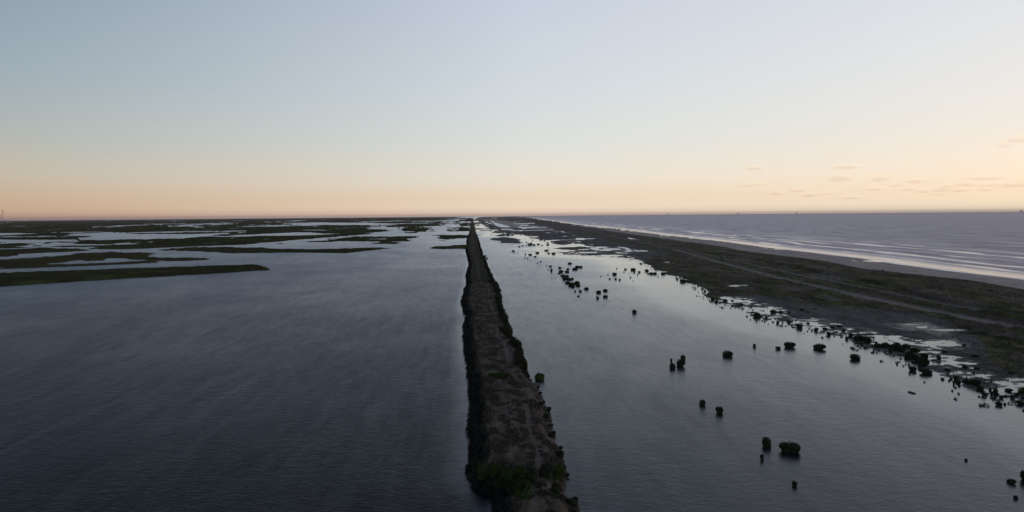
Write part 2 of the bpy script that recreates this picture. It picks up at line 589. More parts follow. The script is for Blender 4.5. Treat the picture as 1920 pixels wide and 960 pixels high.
M_WATER = mat_water(); M_SEA = mat_sea(); M_MARSH = mat_marsh(); M_BAR = mat_barrier(); M_LEV = mat_levee()
M_LEAF = mat_leaf('shrub_leaves', (0.020, 0.027, 0.015), (0.032, 0.042, 0.020), (0.052, 0.060, 0.030))
M_LEAFG = mat_leaf('fresh_leaves', (0.026, 0.044, 0.012), (0.044, 0.070, 0.018), (0.070, 0.095, 0.030))
M_SCRUB = mat_leaf('scrub_leaves', (0.011, 0.014, 0.014), (0.018, 0.022, 0.018), (0.026, 0.030, 0.022))
M_OLIVE = mat_leaf('olive_leaves', (0.026, 0.028, 0.014), (0.040, 0.040, 0.018), (0.054, 0.050, 0.026))
M_DRY = mat_leaf('dry_grass_blades', (0.046, 0.040, 0.032), (0.072, 0.062, 0.050), (0.115, 0.10, 0.085))
M_STEM = mat_plain('bark', (0.05, 0.042, 0.034), 0.9)
M_WOOD = mat_plain('weathered_wood', (0.035, 0.030, 0.026), 0.8)
M_STEEL = mat_plain('galvanised_steel', (0.16, 0.14, 0.13), 0.6, 0.2)
M_RED = mat_plain('rusty_steel', (0.16, 0.10, 0.07), 0.7)

# ------------------------------------------------------------------ shore lines of the barrier island
SEA_PX = [(905, 404.9), (942, 405.2), (967, 405.9), (992, 408.3), (1030, 413.7), (1067, 419.0), (1080, 420.8), (1117, 425), (1130, 426), (1160, 429.7),
          (1230, 438.7), (1297, 446.7), (1363, 453.7), (1440, 464.5), (1515, 472.5), (1627, 486), (1690, 496),
          (1790, 509), (1920, 524), (2100, 552), (2500, 625)]
# smooth the shoreline of the sea a little in world space
sea_w = poly(SEA_PX)
sea_w = sea_w[::-1]                        # near -> far
far_dir = (sea_w[-1] - sea_w[-3]); far_dir /= np.linalg.norm(far_dir)
near_dir = (sea_w[0] - sea_w[2]); near_dir /= np.linalg.norm(near_dir)
SEA_LINE = np.vstack([sea_w[0] + near_dir * 3000, sea_w, sea_w[-1] + far_dir * 60000])
SEA_POLY = np.vstack([SEA_LINE, [SEA_LINE[-1] + [150000, 0], SEA_LINE[0] + [150000, -9000]]])

LAGOON_SHORE = (F6((400, 100), (600, 114), (900, 125), (1200, 155), (1300, 165), (1360, 195), (1460, 250), (1470, 275), (1610, 300), (1600, 328),
                   (1750, 348), (1840, 385), (1780, 410), (1920, 440))
                + G6((30, 85), (110, 125), (170, 155), (110, 205), (190, 240), (270, 285), (380, 300), (440, 335), (560, 355), (640, 430), (760, 460),
                     (930, 500), (1100, 560), (1250, 585), (1500, 640), (1700, 670), (1800, 700), (1900, 790))
                + H4((100, 400), (200, 420), (320, 465), (430, 480), (500, 545), (640, 600), (760, 640), (900, 710), (1000, 765), (1150, 830), (1250, 870), (1396, 900))
                + [(2000, 800), (2300, 950)])

BAR_ADD = [
    (LAGOON_SHORE + [(2900, 1000), (3100, 700), (2500, 622), (2100, 551)] +
     [(1920, 523), (1790, 508), (1690, 495), (1627, 485), (1515, 471.5), (1440, 463.5), (1363, 452.8), (1297, 445.8), (1230, 438), (1160, 429),
      (1117, 424.4), (1067, 418.5), (1030, 413.3), (992, 408), (967, 405.8), (940, 405.2)] +
     E8((250, 85), (150, 100), (60, 125), (60, 170), (75, 205), (85, 270), (100, 292)) +
     E8((300, 300), (440, 297), (460, 305), (450, 330), (540, 342), (430, 358), (380, 375), (400, 383), (550, 385), (640, 362), (730, 352), (860, 360), (950, 392),
        (1040, 398), (920, 410), (1060, 425), (1140, 432), (1170, 425), (1180, 432), (1080, 458), (1190, 462), (1260, 478), (1290, 492),
        (1280, 508), (1400, 512), (1450, 515), (1600, 520), (1740, 520), (1600, 538), (1420, 548), (1230, 570), (1400, 590), (1580, 600),
        (1400, 618), (1290, 625), (1240, 648))),
    E8((400, 412), (560, 405), (690, 425), (730, 455), (795, 490), (700, 495), (500, 492), (420, 458), (405, 440)),
    E8((440, 522), (560, 512), (690, 508), (860, 505), (860, 512), (690, 520), (500, 528)),
]
BAR_SUB = [
    # pools on the mud, and the thin channels between the flats
    E8((75, 200), (190, 195), (240, 235), (320, 262), (240, 272), (90, 262)),
    E8((100, 278), (400, 283), (500, 292), (100, 300)),
    E8((340, 175), (400, 180), (480, 200), (620, 240), (610, 255), (460, 250), (400, 225)),
    E8((300, 150), (380, 158), (380, 172), (330, 172)),
    E8((45, 150), (130, 158), (150, 175), (60, 180)),
    E8((450, 272), (640, 272), (700, 290), (560, 292), (470, 285)),
    E8((640, 195), (900, 185), (985, 178), (985, 192), (800, 205)),
    E8((750, 212), (900, 214), (870, 230), (760, 228)),
    E8((720, 248), (1000, 238), (1200, 246), (1190, 256), (1000, 256), (900, 262), (760, 260)),
    E8((780, 264), (930, 266), (920, 275), (790, 274)),
    E8((700, 296), (1250, 293), (1280, 300), (900, 306), (440, 304)),
    E8((1190, 280), (1270, 285), (1250, 292)),
    E8((1290, 330), (1350, 334), (1300, 342)),
    E8((1350, 312), (1400, 308), (1460, 325), (1420, 332)),
    E8((1590, 418), (1900, 412), (1910, 422), (1600, 428)),
    E8((1090, 455), (1200, 440), (1500, 432), (1820, 438), (1700, 446), (1400, 446), (1250, 462)),
    E8((1460, 468), (1690, 465), (1690, 474), (1480, 480)),
    E8((1460, 505), (1560, 490), (1600, 498), (1730, 512), (1740, 524), (1560, 522)),
    N6((145, 425), (230, 408), (370, 405), (350, 415), (260, 420), (250, 438), (350, 440), (450, 442), (350, 452), (230, 444)),
    N6((30, 468), (235, 464), (235, 474), (40, 476)),
    N6((460, 402), (560, 408), (590, 425), (640, 455), (610, 464), (540, 460), (580, 448), (540, 420), (480, 412)),
    N6((650, 445), (800, 448), (820, 458), (670, 456)),
    N6((560, 295), (620, 305), (720, 325), (770, 345), (700, 335), (600, 328)),
    N6((400, 275), (450, 270), (450, 280), (405, 284)),
    N6((270, 328), (340, 326), (340, 335), (280, 337)),
    N6((0, 372), (80, 374), (100, 388), (0, 398)),
    N6((0, 315), (230, 316), (230, 322), (0, 326)),
    N6((0, 345), (60, 346), (60, 354), (0, 356)),
    N6((1000, 577), (1055, 576), (1050, 586), (1010, 586)),
    G6((390, 100), (440, 84), (600, 84), (640, 92), (740, 96), (560, 100), (420, 108)),
    G6((290, 222), (370, 215), (400, 228), (320, 243)),
    G6((320, 268), (400, 262), (450, 270), (420, 285), (330, 288)),
    G6((580, 338), (700, 330), (810, 345), (700, 354), (600, 350)),
    G6((1040, 470), (1180, 490), (1190, 510), (1120, 520), (1090, 495)),
    G6((1590, 608), (1660, 606), (1680, 630), (1610, 628)),
    G6((1820, 650), (1920, 655), (1920, 663), (1840, 662)),
    H4((10, 296), (90, 300), (90, 308), (20, 306)),
    H4((140, 325), (250, 325), (300, 345), (240, 362), (150, 350)),
    H4((510, 230), (600, 222), (600, 242), (540, 242)),
    H4((640, 250), (900, 252), (910, 262), (700, 264)),
    H4((710, 385), (830, 372), (890, 385), (780, 392)),
    H4((530, 372), (575, 368), (575, 378)),
    H4((580, 460), (650, 462), (650, 472), (600, 472)),
    H4((640, 505), (690, 505), (680, 525), (650, 525)),
    H4((630, 545), (670, 545), (660, 562)),
    H4((745, 618), (790, 605), (830, 615), (820, 626)),
    H4((880, 635), (1020, 632), (1010, 645), (900, 646)),
    H4((1010, 680), (1100, 672), (1250, 680), (1350, 712), (1250, 705), (1120, 692)),
    H4((1100, 735), (1250, 725), (1396, 735), (1396, 760), (1250, 800), (1396, 830), (1396, 850), (1200, 835), (1120, 780)),
]
GREEN_PX = [(900, 406)] + E8((500, 95), (700, 115), (980, 175), (1250, 250), (1450, 310), (1650, 360), (1920, 410)) + \
    N6((440, 380), (640, 405), (960, 470), (900, 520), (760, 560), (700, 590)) + [(1190, 500), (1240, 522), (1330, 575), (1355, 556)] + \
    [(1420, 556), (1500, 572), (1616, 580), (1714, 590), (1770, 606), (1830, 640), (1852, 676), (1880, 700), (1940, 712), (2400, 800), (3000, 800)] + \
    [(2900, 720), (2400, 640), (1920, 549), (1815, 530), (1715, 519), (1615, 508), (1540, 492), (1440, 480), (1400, 475), (1355, 466), (1313, 459.5),
     (1263, 453), (1213, 445.5), (1147, 437), (1080, 426), (1030, 417), (990, 410.5), (960, 407)]
TRACK1 = poly([(1000, 418), (1100, 433), (1223, 461), (1280, 472.5), (1330, 487), (1400, 506), (1452, 520), (1630, 560.6), (1771, 589), (1920, 619), (2300, 700)])
TRACK2 = poly([(1200, 453), (1290, 471), (1375, 490), (1488, 514.6), (1630, 543), (1807, 580), (1906, 597), (2300, 680)])

# second old embankment on the flats
BANK2 = poly(E8((165, 98), (200, 100), (330, 185), (400, 245), (500, 290), (400, 295), (290, 240), (180, 205), (150, 190), (230, 170), (215, 130)))


def build_barrier():
    X, Y, Dd = polar(-8, 50, 0.09, 17.5, 0.05, 0.034)
    s = None
    for pp in BAR_ADD:
        v = sd(X, Y, poly(pp))
        s = v if s is None else np.maximum(s, v)
    rowm = np.maximum(0.35, Dd * Dd / (CAM_H * FPX))             # metres under one photo pixel in depth
    amp = np.minimum(np.maximum(1.6, rowm * 0.8), 60)
    nz = fbm(X, Y, 14, 5) * 0.7 + fbm(X, Y, 4.5, 3) * 0.45 + fbm(X, Y, 120, 4) * np.clip(rowm / 10, 0, 1) * 0.8
    s = s + nz * amp
    for pp in BAR_SUB:
        w = poly(pp)
        c = w.mean(0); rr = np.abs(w - c).max() * 1.6 + 5
        msk = (np.abs(X - c[0]) < rr) & (np.abs(Y - c[1]) < rr)
        v = np.full(X.shape, 1e9)
        v[msk] = -sd(X[msk], Y[msk], w)
        s = np.minimum(s, v + nz * np.minimum(amp, 3) * 0.4)
    green = sd(X, Y, poly(GREEN_PX))
    flats = (green < -15) & (Dd > 620) & (s > 6)
    pool = 0.34 - fbm(X, Y * 0.8, 34, 4) - 0.3 * fbm(X, Y, 140, 2)
    s = np.where(flats, np.minimum(s, pool * 60), s)
    gsc = np.maximum(6.0, rowm * 1.5)
    veg = sstep(green / gsc, -1.0, 1.2)
    # old bank on the flats
    b2 = sd(X, Y, BANK2)
    veg = np.maximum(veg, sstep(b2 / gsc, -0.4, 0.6))
    seas = -sd(X, Y, SEA_POLY)                                   # distance inland from the sea
    gl = poly(GREEN_PX)
    sand = (1 - sstep(green / np.maximum(5, rowm), -1.2, 0.5)) * (seas < 90 + rowm * 2) * sstep(X - Y * 0.02, 40, 60)
    # confine sand to the seaward side: nearer the sea than the lagoon shore
    lag = seg_dist(X, Y, poly(LAGOON_SHORE), closed=False)
    sand = sand * (seas < lag)
    # height: low mud near the lagoon, dunes to the sea
    base = np.clip(s, -4, 1e9)
    h = np.where(base < 0, base * 0.15, 0.0)
    mudh = 0.03 + 0.20 * sstep(s, 0, 25) + 0.35 * sstep(s, 30, 120)
    h = np.where(base >= 0, np.minimum(base * 0.15, mudh), h)
    pud = fbm(X * 0.8, Y, 3.6, 4) * 0.30 + fbm(X * 0.7, Y, 13, 4) * 0.22
    wetz = sstep(lag, 38, 3) * (1 - 0.85 * veg) + 0.25 * (1 - veg) * sstep(lag, 120, 20)
    h = h + np.where(base > -0.5, (pud - 0.035) * wetz * (Dd < 900), 0)
    # vegetation mass
    clump = np.clip(fbm(X, Y, 4.5, 4) + 0.25, 0, 1.2)
    big = np.clip(fbm(X, Y, 40, 3) + 0.35, 0, 1)
    vh = veg * sstep(s, 0.3, 3) * (0.25 + 1.1 * clump * (0.35 + big))
    h = h + np.where(base > 0, vh, 0)
    dune = sstep(seas, 45, 80) * (1 - sstep(seas, 110, 190))
    h = h + dune * (0.1 + 0.5 * np.clip(fbm(X, Y, 25, 3) + 0.3, 0, 1)) * (seas < lag)
    h = h + np.where(seas > 0, np.minimum(seas * 0.03, 1.0), 0) * (seas < lag) * (base > 0)
    t1 = seg_dist(X, Y, TRACK1, False); t2 = seg_dist(X, Y, TRACK2, False)
    wob = fbm(X, Y, 30, 3) * 1.4
    track = np.maximum(sstep(np.abs(t1 + wob * 0.6), 4.6, 2.2), 0.9 * sstep(np.abs(t2 + wob * 0.5), 2.6, 1.2))
    h = np.where(base > 0, h * (1 - 0.75 * track), h)
    keep = h > -0.12
    me = grid_mesh('barrier_island', X, Y, h, keep, dict(veg=veg, sand=sand, track=track, hgt=h))
    o = link('barrier_island_ground', me, M_BAR)
    tag(o, 'low dark barrier island of mud flats, scrub and grey beach', None, None, 'structure')
    return X, Y, Dd, h, veg, s, track, sand, lag


# ------------------------------------------------------------------ the marshes on the left
def field(name, adds, subs, th, dip, label, top=1.1, dth=0.06, ddip=0.034, ampk=0.45, cap=90, vegmat=None):
    X, Y, Dd = polar(th[0], th[1], dip[0], dip[1], dth, ddip)
    s = None
    for pp in adds:
        v = sd(X, Y, poly(pp))
        s = v if s is None else np.maximum(s, v)
    rowm = np.maximum(0.3, Dd * Dd / (CAM_H * FPX))
    amp = np.minimum(np.maximum(2.0, rowm * ampk * 3.0), cap)
    nz = fbm(X, Y, 12, 4) * 0.7 + fbm(X, Y, 60, 4) * 0.7 + fbm(X, Y, 400, 3) * np.clip(rowm / 25, 0, 1)
    s = s + nz * amp
    for pp in subs:
        s = np.minimum(s, -sd(X, Y, poly(pp)) + nz * amp * 0.6)
    pond = (0.50 - fbm(X * 0.6, Y, 38, 4)) * 50
    pond = np.where(Dd > 1800, (0.40 - fbm(X, Y, 45 + 0 * X, 3) * 0.5 - fbm(X * 0.5, Y, 260, 4)) * 120, pond)
    s = np.where(s > amp * 0.6, np.minimum(s, np.maximum(pond, -3)), s)
    k = 0.8 / np.maximum(1.0, rowm * 0.35)
    h = np.clip(s * k, -1.0, top) + np.where(s > 0, 1, 0) * (np.clip(fbm(X, Y, 7, 4), -.4, .8) * 0.5 * sstep(s * k, 0.2, 1.0))
    me = grid_mesh(name, X, Y, h, h > -0.25)
    o = link(name, me, vegmat or M_MARSH)
    tag(o, label, None, None, 'structure')
    return o


def build_marsh():
    field('marsh_island',
          [Z1((-700, 580), (-300, 552), (0, 535), (250, 526), (600, 515), (1000, 500), (1400, 487), (1800, 473)) + Z2((110, 470), (200, 469), (255, 480), (292, 493), (262, 506), (100, 514)) +
           Z1((1700, 528), (1400, 543), (1000, 567), (600, 592), (200, 617), (0, 630), (-300, 650), (-700, 690))], [],
          (-48, -12), (3.3, 7.6), 'long narrow dark green marsh island nearest on the left', 1.6, ampk=0.35)
    field('marsh_island',
          [Z1((-700, 470), (-200, 445), (0, 432), (200, 420), (400, 405), (580, 380), (700, 378), (860, 372), (1000, 378), (1220, 380), (1150, 392), (1090, 402), (1250, 416), (1450, 416), (1598, 425),
              (1500, 434), (1320, 440), (1215, 436), (1205, 446), (1150, 452), (900, 466), (500, 482), (200, 492), (0, 499), (-300, 512), (-700, 530))],
          [Z1((280, 467), (500, 447), (590, 432), (660, 438), (780, 434), (800, 417), (900, 419), (1000, 428), (1150, 433), (900, 452), (600, 463), (400, 468))],
          (-48, -15), (2.2, 5.2), 'forked dark marsh island with a narrow pool inside it', 1.3, ampk=0.3)
    field('marsh_island',
          [Z1((1250, 355), (1400, 340), (1650, 332), (1760, 338)) + Z2((0, 339), (200, 341), (350, 350), (700, 350), (850, 349), (900, 342), (1160, 339), (1165, 344), (1000, 362), (850, 379), (500, 376), (0, 379)) +
           Z1((1700, 381), (1500, 366), (1300, 362))], [],
          (-28, -3), (2.0, 3.8), 'long thin green marsh island reaching towards the levee', 1.4, ampk=0.3)
    field('marsh_island',
          [C8((690, 475), (760, 462), (950, 455), (1100, 437), (1200, 412), (1400, 400), (1650, 386), (1900, 397)) +
           D8((0, 398), (400, 388), (640, 384), (690, 388), (600, 410), (575, 414), (560, 425), (570, 440), (520, 462), (280, 465), (430, 478), (432, 492), (380, 503), (150, 500)) +
           C8((1750, 490), (1760, 478), (1700, 465), (1300, 462), (1000, 478), (760, 485)),
           C8((330, 500), (350, 495), (410, 497), (412, 510), (340, 513))],
          [C8((1700, 424), (1900, 418)) + D8((250, 415), (240, 421)) + C8((1900, 430), (1720, 430))],
          (-20, 0), (1.4, 2.7), 'split green marsh island beyond the long thin one', 1.3, ampk=0.3)
    field('marsh_island',
          [D8((110, 225), (300, 205), (600, 200), (850, 185), (1100, 180), (1060, 215), (1000, 240), (880, 265), (800, 310), (700, 335), (500, 342), (415, 340), (430, 330), (620, 312), (480, 285), (280, 255), (110, 238))],
          [], (-14, 2), (0.4, 1.9), 'wedge of green marsh beside the far end of the canal', 1.3, ampk=0.25)
    field('marsh_spit',
          [D8((990, 452), (1030, 400), (1062, 370), (1300, 372), (1500, 372), (1500, 412), (1410, 408), (1250, 415), (1100, 450))], [],
          (-6, 1.5), (1.4, 2.4), 'green marsh spit joined to the levee, farther of the two near spits', 1.4, dth=0.04, ampk=0.3)
    field('marsh_spit',
          [D8((880, 562), (930, 540), (1100, 535), (1240, 520), (1500, 520), (1500, 575), (1400, 578), (1250, 572), (1080, 580), (900, 576))], [],
          (-6, 1.5), (2.1, 3.2), 'green marsh spit joined to the levee, nearer of the two near spits', 1.6, dth=0.04, ampk=0.3)
    field('marsh_flat',
          [D8((1300, 108), (1240, 180), (1215, 210), (1265, 225), (1185, 235), (1200, 262), (1200, 285), (1150, 300), (1135, 315), (1200, 320), (1250, 305), (1350, 306), (1520, 318), (1520, 112))],
          [D8((1280, 164), (1450, 162), (1450, 178), (1290, 176)), D8((1300, 130), (1420, 128), (1420, 136), (1300, 138))],
          (-4, 1.5), (0.08, 1.7), 'green marsh between the canal and the far levee', 1.3, dth=0.04, ampk=0.25)
    # everything farther off
    plain = (A((-1500, 470), (-400, 440), (0, 432), (200, 436), (700, 430), (1000, 436), (1180, 432)) +
             A((1180, 450), (1110, 500), (1300, 500), (1640, 512), (1900, 478)) + B((70, 478), (60, 505), (0, 510)) +
             A((1700, 512), (1640, 520), (900, 528), (640, 542), (760, 548), (1200, 545), (1500, 548), (1200, 560), (1400, 575), (1700, 578)) +
             B((0, 578), (300, 566), (800, 546), (1200, 528), (1700, 512)) + C8((0, 492), (300, 466), (600, 440), (900, 416), (1100, 402), (1180, 385), (1640, 365), (1830, 325)) +
             D8((130, 320), (215, 315), (215, 300), (180, 292), (50, 287), (20, 262), (0, 250)) + C8((1860, 238), (1700, 235)) + C8((1720, 222),) +
             D8((110, 215), (400, 196), (920, 192), (1060, 178), (1230, 132), (1285, 100), (1300, 84), (600, 86), (0, 98)) + [(480, 408.6), (240, 411.2), (0, 413.2), (-300, 416)])
    subs = [
        A((1000, 345), (1300, 340), (1640, 320), (1800, 326), (1920, 338)) + B((150, 362), (400, 346), (600, 351), (900, 351), (1300, 341), (1450, 334), (1450, 348), (1250, 375), (1450, 380), (1550, 366), (1900, 358)) +
        C8((0, 350), (430, 336), (600, 328), (800, 330), (1000, 345), (1300, 342), (900, 368), (500, 376), (0, 381)) + B((1900, 386), (1500, 396), (1200, 388), (1080, 398), (950, 428), (500, 420), (300, 438), (0, 430)) +
        A((1900, 436), (1560, 445), (1190, 436), (1080, 412), (1250, 402), (1430, 380), (1080, 368)),
        A((-1500, 355), (0, 340), (200, 342), (500, 347), (250, 360), (0, 372), (-1500, 400)),
        C8((500, 185), (800, 180), (1100, 172), (1430, 180), (1920, 190)) + D8((400, 190), (920, 178), (900, 190), (400, 195), (110, 210), (0, 215)) + C8((1700, 212), (1200, 216), (1030, 220), (980, 210), (850, 224), (700, 222), (560, 210)),
        C8((380, 292), (700, 288), (1050, 283), (1140, 291), (1060, 296), (700, 294)),
        C8((0, 228), (200, 226), (400, 214), (480, 230), (300, 236), (0, 240)) ,
        B((1760, 236), (1900, 228), (1915, 240), (1800, 241)),
        B((980, 240), (1100, 238), (1080, 254), (990, 254)),
        B((1310, 306), (1600, 298), (1850, 302), (1800, 310), (1500, 314), (1320, 314)),
        B((0, 328), (400, 318), (700, 312), (1280, 306), (1280, 316), (700, 322), (300, 334), (0, 336)),
        C8((120, 425), (220, 422), (220, 431), (130, 432)),
        B((120, 465), (190, 458), (210, 475), (140, 476)),
        B((300, 462), (350, 460), (400, 488), (350, 490)),
        B((1180, 212), (1400, 196), (1520, 178), (1440, 208), (1260, 216)),
        B((380, 212), (500, 196), (760, 192), (620, 204), (540, 216)),
        B((680, 226), (900, 206), (1200, 190), (1500, 172), (1300, 192), (1000, 216), (740, 238)),
        B((0, 215), (250, 210), (330, 218), (100, 224)),
        A((1130, 250), (1300, 248), (1900, 240), (1900, 246), (1300, 256)),
        A((1560, 236), (1900, 220), (1910, 228), (1600, 242)),
        A((900, 322), (1250, 318), (1560, 318), (1250, 328), (930, 327)),
        A((330, 304), (420, 303), (420, 310), (340, 310)),
        A((60, 172), (110, 170), (110, 180), (70, 181)),
        C8((190, 165), (320, 162), (310, 176), (200, 174)),
        C8((380, 150), (700, 146), (740, 156), (500, 160)),
        C8((840, 175), (1130, 172), (1120, 180), (860, 182)),
        C8((1500, 168), (1800, 155), (1900, 158)) + D8((330, 148), (320, 158), (0, 165)) + C8((1700, 172), (1560, 176)),
        D8((520, 158), (1050, 148), (1180, 140), (1040, 156), (560, 166)),
        A((-1500, 300), (-100, 292), (-100, 300), (-1500, 312)),
    ]
    field('marsh_plain', [plain], subs, (-48, 1.5), (0.07, 3.6), 'flat dark marsh plain broken by ponds reaching the horizon', 1.2, dth=0.05, ddip=0.022, ampk=0.22, cap=300)
    field('marsh_island',
          [A((-1200, 600), (-200, 590), (320, 576), (600, 548), (860, 560), (1200, 576), (1370, 592), (1250, 608), (800, 626), (330, 650), (180, 660), (225, 678), (100, 690), (-200, 704), (-1200, 760)),
           A((-300, 480), (0, 500), (250, 488), (420, 486), (510, 500), (440, 520), (300, 535), (420, 545), (620, 515), (640, 535), (500, 560), (0, 572), (-300, 580)),
           A((-200, 470), (0, 472), (60, 480), (0, 486), (-200, 490))],
          [], (-48, -28), (1.5, 4.2), 'low dark marsh strip at the left edge behind the forked island', 1.1, ampk=0.2)
    field('marsh_islet',
          [A((575, 472), (620, 468), (640, 474), (600, 478)), A((630, 492), (700, 486), (725, 494), (640, 500)), A((650, 470), (900, 462), (1170, 464), (1160, 476), (900, 480), (720, 484))],
          [], (-44, -24), (1.5, 2.5), 'thin dark islets between the left marsh strips', 0.9, ampk=0.1)


# ------------------------------------------------------------------ levee
LEV_L = [(879, 408), (881, 411)] + LV((262, 100), (240, 200), (230, 270), (210, 300), (208, 350), (200, 430), (225, 520), (235, 600), (205, 690), (208, 795), (240, 806), (210, 815), (185, 850), (175, 940)) + \
    LM((110, 30), (125, 110), (150, 160), (125, 220), (135, 350), (150, 550), (180, 750), (185, 950)) + \
    LB((310, 180), (340, 280), (345, 450), (300, 560), (320, 650), (450, 780), (560, 800), (575, 960)) + [(930, 1040), (925, 1300), (960, 2600)]
LEV_R = [(880, 408), (885, 411)] + LV((290, 100), (310, 200), (350, 320), (370, 390), (400, 490), (435, 560), (478, 680), (528, 785), (490, 798), (530, 805), (560, 840), (590, 950)) + \
    LM((435, 50), (445, 100), (505, 240), (515, 330), (590, 400), (635, 550), (670, 650), (720, 700), (790, 860), (830, 950)) + \
    LB((1160, 200), (1280, 480), (1300, 600), (1270, 800), (1400, 870), (1440, 960)) + [(1110, 1040), (1180, 1300), (1500, 2600)]
LEV_POLY = poly(LEV_L + LEV_R[::-1])
LEFT_W = poly(LEV_L); RIGHT_W = poly(LEV_R)


def levee_edges(Yv):
    """x of the left and right levee edge at distance Yv"""
    l = LEFT_W[np.argsort(LEFT_W[:, 1])]; r = RIGHT_W[np.argsort(RIGHT_W[:, 1])]
    return np.interp(Yv, l[:, 1], l[:, 0]), np.interp(Yv, r[:, 1], r[:, 0])


def levee_height(X, Y):
    s = sd(X, Y, LEV_POLY) + fbm(X, Y, 5, 4) * 0.9
    xl, xr = levee_edges(Y)
    u = (X - xl) / np.maximum(xr - xl, 0.5)
    farv = sstep(Y, 395, 420)
    h = np.clip(s * 0.55, -1.0, 1.55)
    h = h + np.where(s > 0.2, fbm(X, Y, 1.6, 4) * 0.16 + fbm(X, Y, 6, 3) * 0.30, 0) * sstep(s, 0.2, 1.5)
    # ditch cut across, and vehicle ruts along the crest
    h = h - 1.1 * np.exp(-((Y - 404 - (X - 4) * 0.3) / 1.6) ** 2) * (s > 0)
    rut = np.exp(-((u - 0.44) / 0.035) ** 2) * 0.6 + np.exp(-((u - 0.58) / 0.035) ** 2) * 0.6 + np.exp(-((u - 0.72) / 0.045) ** 2) * 0.9
    rut = rut * np.clip(0.6 + fbm(X, Y * 0.3, 6, 3), 0, 1)
    h = h - 0.15 * rut * (s > 0.5) * (1 - farv)
    edge = sstep(u, 0.26, 0.16) * (1 - 0.3 * farv) + 0.5 * sstep(u, 0.9, 0.98)
    rut = np.where(farv > 0.5, np.exp(-((u - 0.48) / 0.07) ** 2) * 0.3, rut)
    return h, s, rut, edge, farv


def build_levee():
    ys = [12.0]
    while ys[-1] < 6500:
        y = ys[-1]
        ys.append(y + max(0.22, y * y / (CAM_H * FPX) * 0.8))
    ys = np.array(ys)
    n = 190
    v = np.linspace(-0.12, 1.12, n)
    xl, xr = levee_edges(ys)
    # smooth bounds so grid columns run straight
    ker = np.ones(9) / 9
    xl2 = np.convolve(np.pad(xl, 4, 'edge'), ker, 'valid'); xr2 = np.convolve(np.pad(xr, 4, 'edge'), ker, 'valid')
    pad = 1.5
    X = (xl2 - pad)[:, None] + v[None, :] * (xr2 - xl2 + 2 * pad)[:, None]
    Y = np.repeat(ys[:, None], n, 1)
    h, s, rut, edge, farv = levee_height(X, Y)
    me = grid_mesh('levee', X, Y, h, h > -0.2, dict(rut=rut, edge=edge, farveg=farv))
    o = link('levee', me, M_LEV)
    tag(o, 'long straight earth levee running to the horizon between two sheets of water', None, None, 'structure')


# ------------------------------------------------------------------ water and sea
def build_water():
    th = np.concatenate([np.arange(-180, -44, 4.0), np.arange(-44, 46, 0.2), np.arange(46, 180.1, 4.0)])
    th = np.append(th[th < 180], 180.0)
    dp = np.concatenate([np.geomspace(0.03, 1.0, 30)[:-1], np.arange(1.0, 12, 0.08), np.arange(12, 32, 0.3), [40, 55, 70, 88]])
    T, P = np.meshgrid(np.radians(th), np.radians(dp))
    Dd = CAM_H / np.tan(P)
    X = Dd * np.sin(T); Y = Dd * np.cos(T)
    shore = poly(LAGOON_SHORE)
    ds = seg_dist(X, Y, shore, closed=False)
    ds = np.minimum(ds, seg_dist(X, Y, poly(BAR_ADD[0][-48:-2]), closed=False))
    # sheltered water: along the lagoon shore, weaker out to the levee; a thin strip beside the levee
    xl, xr = levee_edges(np.clip(Y, 30, 6000))
    right = (X > (xl + xr) / 2)
    w = 10 + 0.10 * np.minimum(Dd, 420)
    calm = np.exp(-(ds / (0.55 * w)) ** 2) * 0.85 + 0.30 * np.exp(-(ds / 80.0) ** 2)
    calm = np.where(right, np.clip(calm + 0.40, 0, 1), 0.0)
    nr = sstep(Dd, 230, 90) * sstep(X, 15, 70)
    calm = np.maximum(calm, nr * 0.55 * right)
    edge = np.minimum(np.abs(X - xl), np.abs(X - xr))
    calm = np.maximum(calm, 0.55 * np.exp(-(edge / 3.5) ** 2) * (Y > 30))
    calm = np.where(~right, np.maximum(calm, 0.34 * sstep(Dd, 450, 1500) + 0.22 * np.exp(-((X - xl) / 90.0) ** 2) * sstep(Dd, 180, 420)), calm)
    calm = np.clip(calm + 0.12 * fbm(X, Y, 60, 3), 0, 1)
    me = grid_mesh('water', X, Y, np.zeros_like(X), np.ones(X.shape, bool), dict(calm=calm))
    tag(link('lagoon_water', me, M_WATER), 'shallow rippled bay and lagoon water under dusk sky', None, None, 'structure')


def build_sea():
    X, Y, Dd = polar(-1, 80, 0.03, 12, 0.12, 0.05)
    s = sd(X, Y, SEA_POLY)
    wig = fbm(X, Y, 60, 3) * 5
    al = X * far_dir[0] + Y * far_dir[1]
    z = 0.12 + np.where(s > 12, 0.0, 0) + 0.0 * X
    me = grid_mesh('sea', X, Y, z, s > -14, dict(shore=s + wig, along=al))
    tag(link('sea', me, M_SEA), 'grey violet open sea with low breakers along the beach', None, None, 'structure')


# ------------------------------------------------------------------ foliage
def leaf_quads(P, N, size, jitter=0.5):
    """one bent quad per point P, facing roughly N"""
    n = len(P)
    N = N + rng.normal(size=(n, 3)) * jitter
    N /= np.linalg.norm(N, axis=1)[:, None] + 1e-9
    t = np.cross(N, rng.normal(size=(n, 3))); t /= np.linalg.norm(t, axis=1)[:, None] + 1e-9
    b = np.cross(N, t)
    sz = (size * rng.uniform(0.6, 1.3, n))[:, None]
    asp = rng.uniform(0.35, 0.8, n)[:, None]
    V = np.stack([P - t * sz, P + b * sz * asp, P + t * sz, P - b * sz * asp], 1).reshape(-1, 3)
    Fq = np.arange(n * 4).reshape(-1, 4)
    return V, Fq


